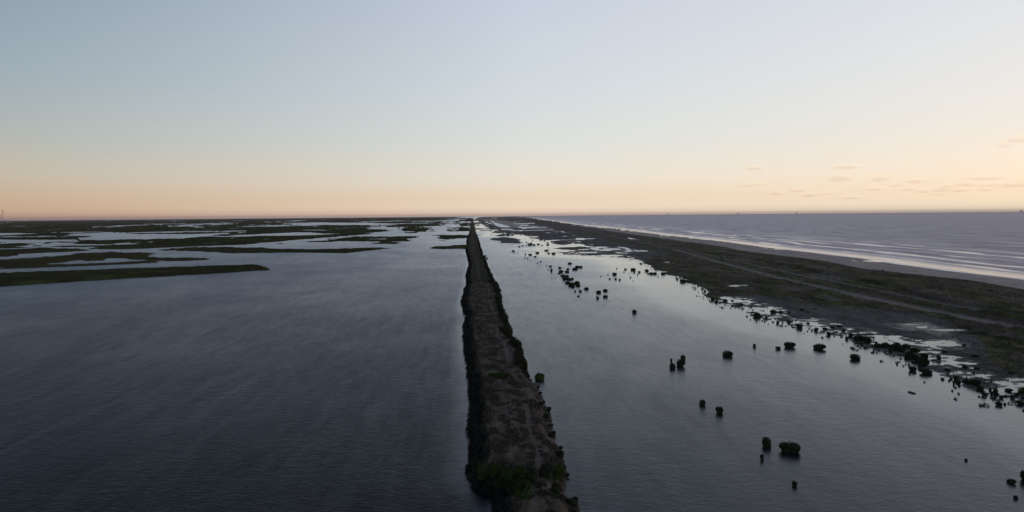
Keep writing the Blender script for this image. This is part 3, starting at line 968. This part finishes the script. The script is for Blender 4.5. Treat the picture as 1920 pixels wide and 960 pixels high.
def shrub_shape(seed, boxy=2.6, lobes=7, n=1700):
    r = np.random.default_rng(seed)
    cs = [(0, 0, 0.42, 0.62)]
    for i in range(lobes):
        a = r.uniform(0, 2 * math.pi); q = r.uniform(0.3, 0.62)
        cs.append((q * math.cos(a), q * math.sin(a), r.uniform(0.25, 0.62), r.uniform(0.26, 0.42)))
    P = []; N = []
    per = n // len(cs)
    for (cx, cy, cz, rr) in cs:
        d = r.normal(size=(int(per * rr / 0.36), 3))
        pn = (np.abs(d) ** boxy).sum(1) ** (1 / boxy)
        d = d / pn[:, None]
        q = r.uniform(0.70, 1.06, len(d))[:, None]
        p = d * q * rr * np.array([1, 1, 1.0]) + np.array([cx, cy, cz])
        P.append(p); N.append(d)
    P = np.vstack(P); N = np.vstack(N)
    k = (P[:, 2] > 0.0) & (P[:, 2] < 1.12)
    P = P[k]; N = N[k]
    foot = 0.82 + 0.18 * np.clip(P[:, 2] / 0.38, 0, 1) ** 0.7
    P[:, 0] *= foot; P[:, 1] *= foot
    V, Fq = leaf_quads(P, N, 0.085, 0.6)
    m = n // 5
    d = r.normal(size=(m, 3)); d[:, 2] = np.abs(d[:, 2]) + 0.2; d /= np.linalg.norm(d, axis=1)[:, None]
    c0 = np.array(cs)[r.integers(0, len(cs), m)]
    p0 = c0[:, :3] + d * (c0[:, 3] * r.uniform(0.9, 1.30, m))[:, None]
    p0 = p0[p0[:, 2] > 0.05]
    V1, F1 = leaf_quads(p0, rng.normal(size=p0.shape) * [1, 1, 0.2], 0.05, 0.4)
    Fq = np.vstack([Fq, F1 + len(V)]); V = np.vstack([V, V1])
    # hidden inner mass of shoots so that the crown is not see-through
    m = 10; kk = 6
    th = np.linspace(0, 2 * math.pi, m, endpoint=False)
    IV = []
    for j in range(kk):
        z = 0.02 + 0.62 * j / (kk - 1)
        rad = (0.54, 0.60, 0.60, 0.56, 0.46, 0.26)[j] * (1 + 0.0 * th)
        for i in range(m):
            w = rad[i] * (1 + 0.12 * math.sin(3 * th[i] + seed))
            IV.append((w * math.cos(th[i]), w * math.sin(th[i]), z))
    IF = []
    for j in range(kk - 1):
        for i in range(m):
            IF.append((j * m + i, j * m + (i + 1) % m, (j + 1) * m + (i + 1) % m, (j + 1) * m + i))
    for i in range(1, m - 2, 2):
        IF.append(((kk - 1) * m, (kk - 1) * m + i, (kk - 1) * m + i + 1, (kk - 1) * m + i + 2))
    IV = np.array(IV); IF = np.array(IF)
    V2 = np.vstack([V, IV]); F2 = np.vstack([Fq, IF + len(V)])
    return mesh_np('shrub_foliage', V2, F2, False)


def stem_shape(seed):
    r = np.random.default_rng(seed)
    V = []; Fq = []
    for k in range(6):
        a = r.uniform(0, 6.28); q = r.uniform(0.1, 0.5)
        p0 = np.array([q * 0.5 * math.cos(a), q * 0.5 * math.sin(a), -0.12]); p1 = np.array([q * 1.5 * math.cos(a), q * 1.5 * math.sin(a), r.uniform(0.6, 0.95)])
        b = len(V)
        for j, (p, rad) in enumerate(((p0, 0.03), ((p0 + p1) / 2 + [0.03, 0.02, 0], 0.02), (p1, 0.006))):
            for i in range(5):
                V.append(p + rad * np.array([math.cos(i * 1.2566), math.sin(i * 1.2566), 0]))
        for j in range(2):
            for i in range(5):
                Fq.append((b + j * 5 + i, b + j * 5 + (i + 1) % 5, b + (j + 1) * 5 + (i + 1) % 5, b + (j + 1) * 5 + i))
    return mesh_np('shrub_stems', np.array(V), np.array(Fq), True)


SHAPES = {}
for key, mt in (('dark', M_LEAF), ('fresh', M_LEAFG), ('olive', M_OLIVE)):
    SHAPES[key] = []
    for i in range(7):
        if key == 'dark':
            me = shrub_shape(100 + i, (2.2, 3.2, 2.6, 2.4, 3.6, 2.2, 3)[i], 5 + i % 4)
            SHAPES[key].append(me)
        else:
            me = SHAPES['dark'][i].copy()
        me.materials.clear(); me.materials.append(mt)
        if key != 'dark':
            SHAPES[key].append(me)
STEMS = [stem_shape(50 + i) for i in range(3)]
for s_ in STEMS:
    s_.materials.append(M_STEM)


def shrub(x, y, z, w, dep, h, label, group=None, kind='dark', parts=True, name='shrub', cat='shrub'):
    i = random.randrange(7)
    if parts:
        root = bpy.data.objects.new(name, None)
        root.empty_display_size = 0.5
        COL.objects.link(root)
        fo = bpy.data.objects.new('foliage', SHAPES[kind][i]); COL.objects.link(fo); fo.parent = root
        st = bpy.data.objects.new('stem', STEMS[i % 3]); COL.objects.link(st); st.parent = root
    else:
        root = bpy.data.objects.new(name, SHAPES[kind][i]); COL.objects.link(root)
    root.location = (x, y, z)
    root.rotation_euler = (0, 0, random.choice((0, math.pi)) + random.uniform(-0.25, 0.25))
    root.scale = (w / 2, dep / 2, h)
    tag(root, label, cat, group)
    return root


def px_shrub(px, py, wpx, hpx, label, group=None, kind='dark', parts=True, hz=0.0):
    """px,py: middle of the dark shape in the photo; wpx,hpx its size there"""
    base = py + hpx * 0.30
    g = ground(px, base)
    Dd = float(np.hypot(*g))
    m = Dd / FPX
    w = wpx * m * 1.12
    dep = min(w, w * 0.75 + 0.5)
    h = 0.85 * hpx * m - 0.55 * dep * CAM_H / Dd
    h = min(h, 0.85 * w + 0.2)
    h = max(h, 0.34 * min(w, 5), 0.4)
    g2 = g * (1 + (dep * 0.42) / Dd)
    return shrub(g2[0], g2[1], hz - 0.05, w, dep, h, label, group, kind, parts)


def conv(f, rows, s):
    return [(f((x, y))[0][0], f((x, y))[0][1], w / s, h / s) for (x, y, w, h) in rows]


def build_shrubs():
    # named ones, nearest first: (photo x, y, width, height, label)
    big = [
        (1481, 844.5, 43, 26, 'largest round dark shrub in the near lagoon water'),
        (1438, 833, 21, 23, 'upright dark shrub just left of the largest lagoon shrub'),
        (1429, 858, 8, 16, 'thin dark shrub stump below the pair of near lagoon shrubs'),
        (1489, 909, 11, 14, 'lone small shrub nearest the bottom of the lagoon'),
        (1896, 905, 13, 11, 'small ragged shrub near the lower right corner of the lagoon'),
        (1811, 863, 6, 6, 'tiny tuft of shrub in open water above the lower right corner'),
        (1905, 934, 8, 8, 'faint small shrub lowest in the right corner water'),
        (1316.5, 757, 15, 15, 'left one of two small shrubs standing in mid lagoon'),
        (1349, 771, 16, 17, 'right one of two small shrubs standing in mid lagoon'),
        (1363.5, 666, 25, 12, 'flat oblong dark shrub alone left of the shrub row'),
        (1414.7, 649, 7, 8, 'tiny dark shrub alone above the row of lagoon shrubs'),
        (1459.5, 653.6, 11, 7.5, 'small shrub close beside the left oblong of the row'),
        (1480.8, 649.7, 23.5, 11, 'wide oblong shrub left of the middle of the lagoon row'),
        (1535.8, 652.5, 24, 13, 'tallest oblong shrub in the middle of the lagoon row'),
        (1604, 672, 22.5, 12, 'last oblong shrub of the row nearest the right shore'),
        (1261, 688, 15.5, 14, 'front left shrub of the tight clump of four'),
        (1258.7, 676, 5, 8, 'small spiky shrub at the back left of the tight clump'),
        (1275.4, 683, 18, 18, 'front right shrub of the tight clump of four'),
        (1280.6, 671, 12.5, 11, 'back right shrub of the tight clump of four'),
        (1189.2, 585, 10.5, 9, 'square dark shrub alone in the water, middle distance'),
    ]
    for (x, y, w, h, lab) in big:
        px_shrub(x, y, w, h, lab, 'shrubs standing in the near lagoon')
    px_shrub(1012.5, 709, 26, 18, 'round green shrub standing in water beside the levee', None, 'fresh')
    mid = conv(F6, [
        (590, 517, 26, 28), (650, 517, 46, 32), (718, 490, 70, 38), (625, 572, 40, 25), (857, 530, 80, 42), (928, 510, 70, 38), (843, 593, 38, 38), (930, 580, 70, 38)], 6)
    lab = ['small block-shaped shrub just below the thicket in the water', 'square shrub at the foot of the thicket in the water',
           'oblong shrub right of the foot of the thicket', 'low ragged shrub below the thicket, lowest of its group',
           'left shrub of the upper pair east of the thicket', 'right shrub of the upper pair east of the thicket',
           'small left shrub of the lower pair east of the thicket', 'wide right shrub of the lower pair east of the thicket']
    for (x, y, w, h), lb in zip(mid, lab):
        px_shrub(x, y, w, h, lb, 'shrubs around the lagoon thicket')
    thicket = conv(F6, [(430, 300, 62, 40), (408, 318, 35, 15), (500, 302, 62, 30), (455, 345, 70, 36), (500, 352, 60, 36), (475, 380, 80, 34), (520, 385, 70, 34),
                        (558, 378, 46, 30), (505, 427, 70, 26), (560, 440, 80, 44), (610, 425, 80, 50), (620, 455, 70, 34), (545, 458, 90, 30), (568, 475, 40, 25), (462, 400, 16, 14)], 6)
    for (x, y, w, h) in thicket:
        px_shrub(x, y, w, h, 'olive brown shrub packed into the dense thicket in mid lagoon', 'shrubs of the lagoon thicket', 'olive')
    upper = conv(F6, [(528, 208, 60, 22), (415, 255, 45, 28), (455, 253, 10, 12), (510, 272, 50, 18), (585, 272, 85, 26), (612, 248, 70, 26), (652, 245, 50, 30)], 6)
    for (x, y, w, h) in upper:
        px_shrub(x, y, w, h, 'dark low shrub in the loose row just above the thicket', 'shrubs above the lagoon thicket', parts=False)
    left = conv(F6, [(30, 100, 20, 20), (85, 108, 50, 20), (25, 142, 20, 15), (55, 148, 25, 15), (165, 88, 55, 15), (140, 132, 40, 12), (265, 60, 60, 18), (295, 90, 35, 18), (345, 97, 60, 12),
                     (203, 185, 28, 18), (165, 203, 25, 12), (198, 213, 10, 10), (268, 230, 12, 18), (310, 240, 45, 14), (287, 272, 12, 20), (325, 285, 35, 45), (330, 368, 15, 12), (366, 368, 13, 14),
                     (980, 630, 10, 12), (906, 665, 10, 8)], 6)
    for (x, y, w, h) in left:
        px_shrub(x, y, w, h, 'small dark shrub in the scattered trail left of the thicket', 'small shrubs trailing towards the flats', parts=False)
    far = conv(E8, [(660, 607, 60, 25), (672, 635, 25, 14), (730, 650, 18, 12), (748, 543, 45, 18), (800, 532, 40, 8), (852, 530, 30, 10), (858, 475, 35, 12), (945, 440, 20, 14), (940, 458, 18, 10),
                    (890, 505, 50, 30), (925, 500, 50, 40), (970, 515, 70, 25), (1035, 508, 60, 10), (1090, 520, 35, 16), (1175, 483, 40, 10), (1178, 512, 60, 18), (905, 525, 50, 18)], 8)
    for (x, y, w, h) in far:
        px_shrub(x, y, w, h, 'tiny far shrub in water beside the mud flats', 'far shrubs beside the mud flats', parts=False)
    bay = conv(F6, [(980, 378, 30, 20), (1045, 380, 38, 22), (1090, 388, 30, 22), (1258, 302, 20, 22), (1313, 300, 38, 22), (1295, 325, 20, 14), (1398, 288, 58, 20), (1140, 300, 22, 8), (1155, 272, 40, 10),
                    (1240, 282, 80, 8), (1035, 333, 70, 12), (1212, 360, 20, 18), (1240, 397, 14, 10), (1288, 350, 10, 12), (1445, 322, 60, 16), (1410, 318, 30, 16), (1490, 322, 60, 18), (1578, 325, 60, 14),
                    (1523, 350, 14, 20), (1735, 375, 34, 22), (1780, 378, 16, 18), (1800, 410, 90, 18), (1330, 205, 30, 20), (960, 335, 24, 8), (880, 348, 22, 8), (1060, 262, 24, 8), (1190, 318, 10, 10)], 6)
    for (x, y, w, h) in bay:
        px_shrub(x, y, w, h, 'small dark shrub in the bright shallow cove of the shore', 'shrubs in the bright cove', parts=False)
    shore = conv(G6, [(215, 250, 50, 40), (262, 272, 45, 40), (725, 435, 90, 60), (947, 515, 40, 35), (1195, 555, 75, 60), (1380, 595, 45, 45), (1525, 640, 50, 50), (1725, 690, 40, 40), (540, 310, 40, 35),
                      (640, 325, 40, 20), (1075, 500, 50, 40), (1480, 585, 60, 30), (1570, 575, 60, 30), (1770, 660, 60, 50), (1290, 395, 40, 20), (900, 395, 90, 30), (990, 395, 60, 30), (1080, 400, 50, 25), (1220, 375, 60, 25),
                      (1640, 560, 60, 30), (1690, 605, 50, 30), (820, 455, 40, 18), (440, 262, 34, 18), (355, 275, 60, 14), (50, 95, 20, 20), (130, 160, 30, 24), (500, 320, 30, 16), (1110, 490, 24, 16), (1290, 520, 40, 18), (1370, 362, 40, 14)], 6)
    for (x, y, w, h) in shore:
        px_shrub(x, y, w, h, 'dark shrub along the broken muddy edge of the right shore', 'shrubs along the muddy lagoon edge', hz=0.05)
    dense = conv(H4, [(40, 335, 90, 60), (105, 350, 80, 60), (205, 395, 70, 46), (260, 392, 80, 56), (320, 415, 80, 66), (385, 425, 80, 60), (430, 400, 90, 50), (470, 470, 80, 60), (530, 500, 90, 60), (575, 530, 90, 60),
                      (500, 430, 80, 50), (580, 480, 60, 50), (360, 385, 70, 40), (440, 480, 50, 40)], 4.3636)
    for (x, y, w, h) in dense:
        px_shrub(x, y, w, h, 'large dark shrub in the thick clump on the lower right shore', 'shrubs of the shore clump', hz=0.05)
    low = conv(H4, [(485, 582, 60, 45), (595, 605, 90, 50), (995, 700, 80, 60), (1040, 740, 60, 40), (925, 690, 60, 45), (1190, 870, 50, 35), (1165, 770, 40, 50), (1270, 755, 50, 30), (1370, 860, 60, 40), (700, 490, 34, 44),
                    (740, 440, 30, 24), (770, 590, 40, 30), (840, 660, 40, 40), (865, 690, 24, 40), (730, 660, 26, 20), (800, 655, 26, 20), (820, 700, 16, 26), (1070, 785, 36, 40), (1120, 750, 24, 24), (1210, 810, 30, 30),
                    (1300, 805, 30, 26), (1245, 800, 30, 18), (910, 570, 44, 40), (1010, 580, 40, 30), (1290, 620, 44, 30), (995, 480, 50, 30), (1130, 790, 20, 26), (1240, 865, 20, 20), (950, 700, 40, 44), (905, 385, 26, 24)], 4.3636)
    for (x, y, w, h) in low:
        px_shrub(x, y, w, h, 'shrub among the puddles low on the right shore', 'shrubs among the shore puddles', hz=0.05)
    px_shrub(1917, 737, 18, 15, 'bright green shrub at the right edge above the puddles', None, 'fresh', hz=0.1)
    px_shrub(1921, 892, 14, 34, 'pale dark shrub cut by the right edge of the picture', None, 'olive')


def build_levee_shrubs():
    y = 80.0
    lab_r = 'dark shrub in the hedge along the lagoon side of the levee'
    n = 0
    while y < 640 and n < 100:
        xl, xr = levee_edges(np.array([y])); xr = float(xr[0]); xl = float(xl[0])
        if y < 172:                                # sparse little ones on the near bank
            x = xr - random.uniform(-0.3, 1.3)
            w = random.uniform(0.6, 1.7); step = random.uniform(3.0, 8.0)
            shrub(x, y, 0.1, w, w, w * random.uniform(0.5, 0.8), 'small shrub on the near lagoon-side bank of the levee', 'small shrubs on the near levee bank', 'dark' if random.random() < .6 else 'olive', True)
        else:
            dense = y < 400
            w = random.choice((1.6, 2.4, 3.0, 3.6, 4.4)) * random.uniform(0.85, 1.15) * (1 if dense else 1.15)
            x = xr - w * random.uniform(0.15, 0.45)
            h = random.uniform(0.42, 0.62) * w + 0.5
            shrub(x, y, 0.1, w, w * random.uniform(0.9, 1.2), h, lab_r, 'hedge shrubs on the levee', 'olive' if (y < 260 and random.random() < .6) else 'dark', y < 320)
            step = random.uniform(2.6, 4.6) if dense else random.uniform(9, 15)
        y += step; n += 1
    # shrubs closing the near end of the crest
    g = 'green shrubs across the near end of the levee'
    for (px, py, w, h, k) in [(905, 905, 30, 34, 'fresh'), (928, 905, 34, 34, 'fresh'), (952, 912, 34, 36, 'fresh'), (975, 912, 36, 40, 'fresh'), (998, 915, 32, 36, 'dark'), (940, 925, 34, 26, 'dark'),
                              (965, 935, 38, 30, 'dark'), (1022, 905, 30, 30, 'dark'), (1046, 905, 26, 30, 'fresh'), (1043, 935, 24, 24, 'dark'), (985, 930, 30, 26, 'fresh'), (892, 890, 24, 34, 'dark')]:
        px_shrub(px, py, w, h * 1.25, 'leafy green shrub in the belt crossing the near levee end', g, k, hz=1.2)
    px_shrub(983, 950, 46, 24, 'yellow green bush at the bottom of the levee', None, 'fresh', hz=1.0)
    px_shrub(1073, 950, 26, 26, 'olive bush at the lower right foot of the levee', None, 'olive', hz=0.3)
    px_shrub(1058, 877, 11, 12, 'small round shrub at the waterline right of the levee', None, 'dark', hz=0.0)
    px_shrub(1030, 801, 10, 9, 'small round shrub on the bank, upper of two', None, 'dark', hz=0.1)
    px_shrub(1033, 820, 13, 15, 'small round shrub on the bank, lower of two', None, 'dark', hz=0.1)
    px_shrub(1014, 763, 14, 14, 'green bank shrub beside the levee track', None, 'dark', hz=0.4)
    px_shrub(910, 480, 6, 2.6, 'flat far shrub touching the right side of the levee', None, 'dark', parts=False)
    px_shrub(913, 484.5, 5, 3.2, 'round far shrub in water right of the levee', None, 'dark', parts=False)


def build_scrub():
    # thick scrub on the bay side slope of the levee: nobody could count it
    P = []; N = []; S = []
    y = 60.0
    while y < 1500:
        xl, xr = levee_edges(np.array([y])); xl = float(xl[0]); xr = float(xr[0])
        wid = min(3.4, 0.28 * (xr - xl))
        lum = 0.5 + 0.5 * float(gnoise(np.array([y / 7.0]), np.array([3.3]))[0]) * 2
        hh = 0.9 + 0.9 * max(0, min(1, lum))
        cx = xl + wid * random.uniform(0.1, 0.85)
        rr = random.uniform(0.7, 1.25)
        k = int(420 / (1 + y / 130.0)) + 14
        d = rng.normal(size=(k, 3)); d /= np.linalg.norm(d, axis=1)[:, None]
        d[:, 2] = np.abs(d[:, 2])
        q = rng.uniform(0.6, 1.05, k)[:, None]
        p = d * q * np.array([rr, rr, hh]) + np.array([cx, y, 0.15])
        P.append(p); N.append(d); S.append(np.full(k, 0.13 + y / 2600.0))
        if y > 165 and random.random() < 0.5:
            r2 = random.uniform(0.6, 1.5)
            d = rng.normal(size=(k, 3)); d /= np.linalg.norm(d, axis=1)[:, None]; d[:, 2] = np.abs(d[:, 2])
            P.append(d * rng.uniform(0.6, 1.05, k)[:, None] * np.array([r2, r2, random.uniform(0.9, 1.9)]) + np.array([xr - random.uniform(0.3, 2.6), y, 0.15])); N.append(d)
            S.append(np.full(k, 0.13 + y / 2600.0))
        y += 0.16 + y * 0.0018
    P = np.vstack(P); N = np.vstack(N); S = np.concatenate(S)
    V, Fq = leaf_quads(P, N, S, 0.6)
    tag(link('scrub', mesh_np('scrub', V, Fq, False), M_SCRUB), 'dark dense scrub along both side slopes of the levee', 'scrub', None, 'stuff')


def blades(P, N, size, w=0.35):
    n = len(P)
    a = rng.uniform(0, 6.283, n)
    t = np.stack([np.cos(a), np.sin(a), np.zeros(n)], 1)
    lean = rng.normal(size=(n, 3)) * 0.45; lean[:, 2] = 1
    sz = (size * rng.uniform(0.5, 1.4, n))[:, None]
    V = np.stack([P - t * sz * w, P + t * sz * w, P + t * sz * w * 0.5 + lean * sz, P - t * sz * w * 0.6 + lean * sz * 0.9], 1).reshape(-1, 3)
    return V, np.arange(4 * n).reshape(-1, 4)


def build_grass(bar):
    # dead grass tufts on the crest
    n = 60000
    yy = 1 / rng.uniform(1 / 420.0, 1 / 70.0, n)
    xl, xr = levee_edges(yy)
    u = rng.uniform(0.12, 0.97, n)
    xx = xl + u * (xr - xl)
    dens = fbm(xx, yy * 0.6, 3.0, 3)
    k = dens > 0.02
    xx = xx[k]; yy = yy[k]
    h, s, rut, e, f = levee_height(xx, yy)
    k = (s > 0.4) & (rut < 0.5)
    xx, yy, h = xx[k], yy[k], h[k]
    V, Fq = blades(np.stack([xx, yy, h - 0.03], 1), None, 0.16 + yy / 1500.0)
    tag(link('dry_grass', mesh_np('dry_grass', V, Fq, False), M_DRY), 'dead brown grass tufts covering the levee crest', 'grass', None, 'stuff')
    # fresh green patch
    c = ground(936, 706, 1.5)
    n = 2600
    a = rng.uniform(0, 6.283, n); q = np.sqrt(rng.uniform(0, 1, n))
    xx = c[0] + q * np.cos(a) * 2.3 * (1 + 0.2 * np.sin(3 * a)); yy = c[1] + q * np.sin(a) * 2.6
    h, *_ = levee_height(xx, yy)
    V, Fq = blades(np.stack([xx, yy, h - 0.05], 1), None, 0.42, 0.3)
    tag(link('green_grass', mesh_np('green_grass', V, Fq, False), M_LEAFG), 'bright green patch of fresh grass on the levee crest', 'grass', None, 'stuff')
    # low scrub tufts on the barrier island
    X, Y, Dd, h, veg, s, track, sand, lag = bar
    wgt = (veg * (0.2 + np.clip(fbm(X, Y, 16, 3) + 0.3, 0, 1)) + 0.10 * (s > 1)) * (h > 0.05) * (track < 0.3) * (Dd < 900) * (Dd > 130) * (s > 0.5)
    wgt = wgt * (sand < 0.3)
    pr = wgt.ravel() / wgt.sum()
    n = 30000
    idx = rng.choice(pr.size, n, p=pr)
    xx = X.ravel()[idx]; yy = Y.ravel()[idx]; dd = Dd.ravel()[idx]
    j = rng.normal(size=(n, 2)) * (dd * dd / (CAM_H * FPX) * 0.5)[:, None]
    V, Fq = leaf_quads(np.stack([xx + j[:, 0], yy + j[:, 1], h.ravel()[idx] + 0.06], 1), np.tile([0, -.3, 1.0], (n, 1)), 0.14 + dd / 2200.0, 0.8)
    tag(link('island_scrub', mesh_np('island_scrub', V, Fq, False), M_OLIVE), 'low olive ground scrub over the barrier island', 'scrub', None, 'stuff')
    # reed tips and twigs sticking out along the puddled shore
    sh = poly(LAGOON_SHORE)[:-2]
    V = []; Fs = []; nn = 0
    for q in range(420):
        i = random.randrange(4, len(sh) - 1); tt = random.random()
        c = sh[i] * (1 - tt) + sh[i + 1] * tt + rng.normal(size=2) * np.array([3.2, 5.0]) + [random.choice((0, 0, 4)), 0]
        r0 = random.choice((0.15, 0.2, 0.3, 0.45, 0.8)) * random.uniform(0.8, 1.2); k = int(14 + 60 * r0)
        d = rng.normal(size=(k, 3)); d /= np.linalg.norm(d, axis=1)[:, None]; d[:, 2] = np.abs(d[:, 2])
        v, f = leaf_quads(d * np.array([r0, r0 * 1.2, 0.25 + 0.45 * r0]) * rng.uniform(0.3, 1, (k, 1)) + [c[0], c[1], 0.02], d, 0.15, 0.6)
        V.append(v); Fs.append(f + nn); nn += len(v)
    V = np.vstack(V); Fq = np.vstack(Fs)
    tag(link('reeds', mesh_np('reeds', V, Fq, False), M_SCRUB), 'dark reed tufts poking from the shallows of the right shore', 'reeds', None, 'stuff')


# ------------------------------------------------------------------ small built things
def tube(pts, rads, seg=8):
    V = []; Fq = []
    pts = [np.array(p, float) for p in pts]
    for i, (p, r) in enumerate(zip(pts, rads)):
        d = pts[min(i + 1, len(pts) - 1)] - pts[max(i - 1, 0)]
        d /= np.linalg.norm(d)
        a = np.cross(d, [0, 0, 1.0] if abs(d[2]) < 0.9 else [1.0, 0, 0]); a /= np.linalg.norm(a)
        b = np.cross(d, a)
        for k in range(seg):
            q = 2 * math.pi * k / seg
            V.append(p + r * (math.cos(q) * a + math.sin(q) * b))
    for i in range(len(pts) - 1):
        for k in range(seg):
            Fq.append((i * seg + k, i * seg + (k + 1) % seg, (i + 1) * seg + (k + 1) % seg, (i + 1) * seg + k))
    return np.array(V), np.array(Fq)


def box(c, s):
    c = np.array(c, float); s = np.array(s, float) / 2
    V = np.array([[x, y, z] for x in (-1, 1) for y in (-1, 1) for z in (-1, 1)]) * s + c
    Fq = np.array([(0, 1, 3, 2), (4, 6, 7, 5), (0, 4, 5, 1), (2, 3, 7, 6), (0, 2, 6, 4), (1, 5, 7, 3)])
    return V, Fq


def join(parts):
    V = []; Fq = []; n = 0
    for v, f in parts:
        V.append(v); Fq.append(f + n); n += len(v)
    return np.vstack(V), np.vstack(Fq)


def empty(name, loc, rz=0.0):
    o = bpy.data.objects.new(name, None)
    COL.objects.link(o)
    o.location = loc; o.rotation_euler = (0, 0, rz)
    return o


def build_log():
    a = ground(1702, 735); b = ground(1717, 738.5)
    L = float(np.linalg.norm(b - a))
    r = empty('driftwood_log', ((a[0] + b[0]) / 2, (a[1] + b[1]) / 2, 0.05), math.atan2(b[1] - a[1], b[0] - a[0]))
    V, Fq = tube([(-L / 2, 0, 0), (-L / 4, 0.04, 0.03), (0, 0, 0.06), (L / 4, -0.05, 0.05), (L / 2, 0, 0.02)], [0.13, 0.19, 0.20, 0.17, 0.09], 10)
    link('trunk', mesh_np('log_trunk', V, Fq), M_WOOD, r)
    V, Fq = tube([(-L * 0.2, 0, 0.12), (-L * 0.28, 0.1, 0.42)], [0.05, 0.02], 6)
    link('branch_stub', mesh_np('log_stub', V, Fq), M_WOOD, r)
    tag(r, 'dark driftwood log floating alone off the right shore', 'log')


def build_mast(px, dist, top_px, label):
    az, _ = ang_of_px(px, 412)
    x, y = dist * math.sin(az), dist * math.cos(az)
    _, el = ang_of_px(px, top_px)
    H = CAM_H + dist * math.tan(el)
    r = empty('radio_mast', (x, y, 0))
    parts = []
    w = 2.6
    k = 12
    for cx, cy in ((-w / 2, -w / 2), (w / 2, -w / 2), (0, w / 2)):
        parts.append(tube([(cx, cy, 0), (cx, cy, H * 0.97)], [0.45, 0.45], 6))
    for i in range(int(H / 6)):
        z = i * 6.0
        parts.append(tube([(-w / 2, -w / 2, z), (w / 2, -w / 2, z + 6)], [0.25, 0.25], 4))
        parts.append(tube([(w / 2, -w / 2, z), (0, w / 2, z + 6)], [0.25, 0.25], 4))
    link('lattice', mesh_np('mast_lattice', *join(parts)), M_STEEL, r)
    link('antenna_head', mesh_np('mast_head', *join([box((0, 0, H * 0.975), (7, 5, 5)), tube([(0, 0, H * 0.98), (0, 0, H)], [0.6, 0.3], 6)])), M_STEEL, r)
    for a in (0.3, 2.4, 4.5):
        pts = [(0, 0, H * 0.8), (H * 0.45 * math.cos(a), H * 0.45 * math.sin(a), 0)]
        link('guy_wire', mesh_np('guy', *tube(pts, [0.12, 0.12], 4)), M_STEEL, r)
    tag(r, label, 'mast')


def build_platform(px, dist, top_px, width, label):
    az, _ = ang_of_px(px, 400)
    _, el = ang_of_px(px, top_px)
    Ht = CAM_H + dist * math.tan(el)
    r = empty('offshore_platform', (dist * math.sin(az), dist * math.cos(az), 0), -az)
    for sx in (-1, 1):
        for sy in (-1, 1):
            link('leg', mesh_np('leg', *tube([(sx * width * .42, sy * width * .3, -2), (sx * width * .36, sy * width * .26, Ht * 0.42)], [2, 2], 8)), M_RED, r)
    link('deck', mesh_np('deck', *join([box((0, 0, Ht * 0.45), (width, width * .7, Ht * .07)), box((0, 0, Ht * 0.56), (width * .9, width * .6, Ht * .05))])), M_RED, r)
    link('cabin_block', mesh_np('cabin', *box((-width * .25, 0, Ht * 0.66), (width * .32, width * .4, Ht * .14))), M_STEEL, r)
    ps = []
    for sx in (-1, 1):
        for sy in (-1, 1):
            ps.append(tube([(width * .15 + sx * width * .13, sy * width * .12, Ht * .58), (width * .15 + sx * 1.5, sy * 1.5, Ht)], [1.2, 0.8], 5))
    for k in range(4):
        z = Ht * (.62 + .09 * k); q = 1 - k * 0.22
        ps.append(box((width * .15, 0, z), (width * .27 * q, width * .25 * q, 1.0)))
    link('derrick', mesh_np('derrick', *join(ps)), M_RED, r)
    ps = tube([(-width * .5, 0, Ht * .48), (-width * .85, 0, Ht * .75)], [1.0, 0.6], 5)
    link('flare_boom', mesh_np('boom', *ps), M_RED, r)
    tag(r, label, 'oil platform')


def build_haze():
    V, Fq = box((5000, 14500, 86), (150000, 110000, 174))
    m = bpy.data.materials.new('haze_air')
    m.use_nodes = True
    t = NT(m.node_tree)
    out = t.n('ShaderNodeOutputMaterial')
    v = t.n('ShaderNodeVolumePrincipled')
    v.inputs['Color'].default_value = (0.96, 0.74, 0.72, 1)
    v.inputs['Density'].default_value = HAZE
    v.inputs['Anisotropy'].default_value = 0.0
    t.l(v.outputs[0], out.inputs['Volume'])
    tag(link('haze', mesh_np('haze', V, Fq, False), m), 'thin dusk haze over marsh and sea', 'haze', None, 'stuff')


HAZE = 1.4e-5

build_water()
build_sea()
build_marsh()
bar = build_barrier()
build_levee()
build_scrub()
build_grass(bar)
build_shrubs()
build_levee_shrubs()
build_log()
build_mast(6, 7000, 393.5, 'tall thin radio mast on the horizon at the far left')
build_mast(1.6, 9000, 402.5, 'shorter faint radio mast at the very left edge of the horizon')
build_platform(1384.5, 17000, 397.0, 52, 'largest oil platform on the horizon, left of the clouds')
build_platform(1494, 19000, 396.4, 34, 'tiny oil platform on the horizon under the clouds')
build_platform(1252.5, 19000, 398.0, 26, 'faint tiny oil platform on the horizon, nearest the coast')
build_platform(1915, 17000, 392.3, 55, 'oil platform on the horizon at the right edge')
build_haze()
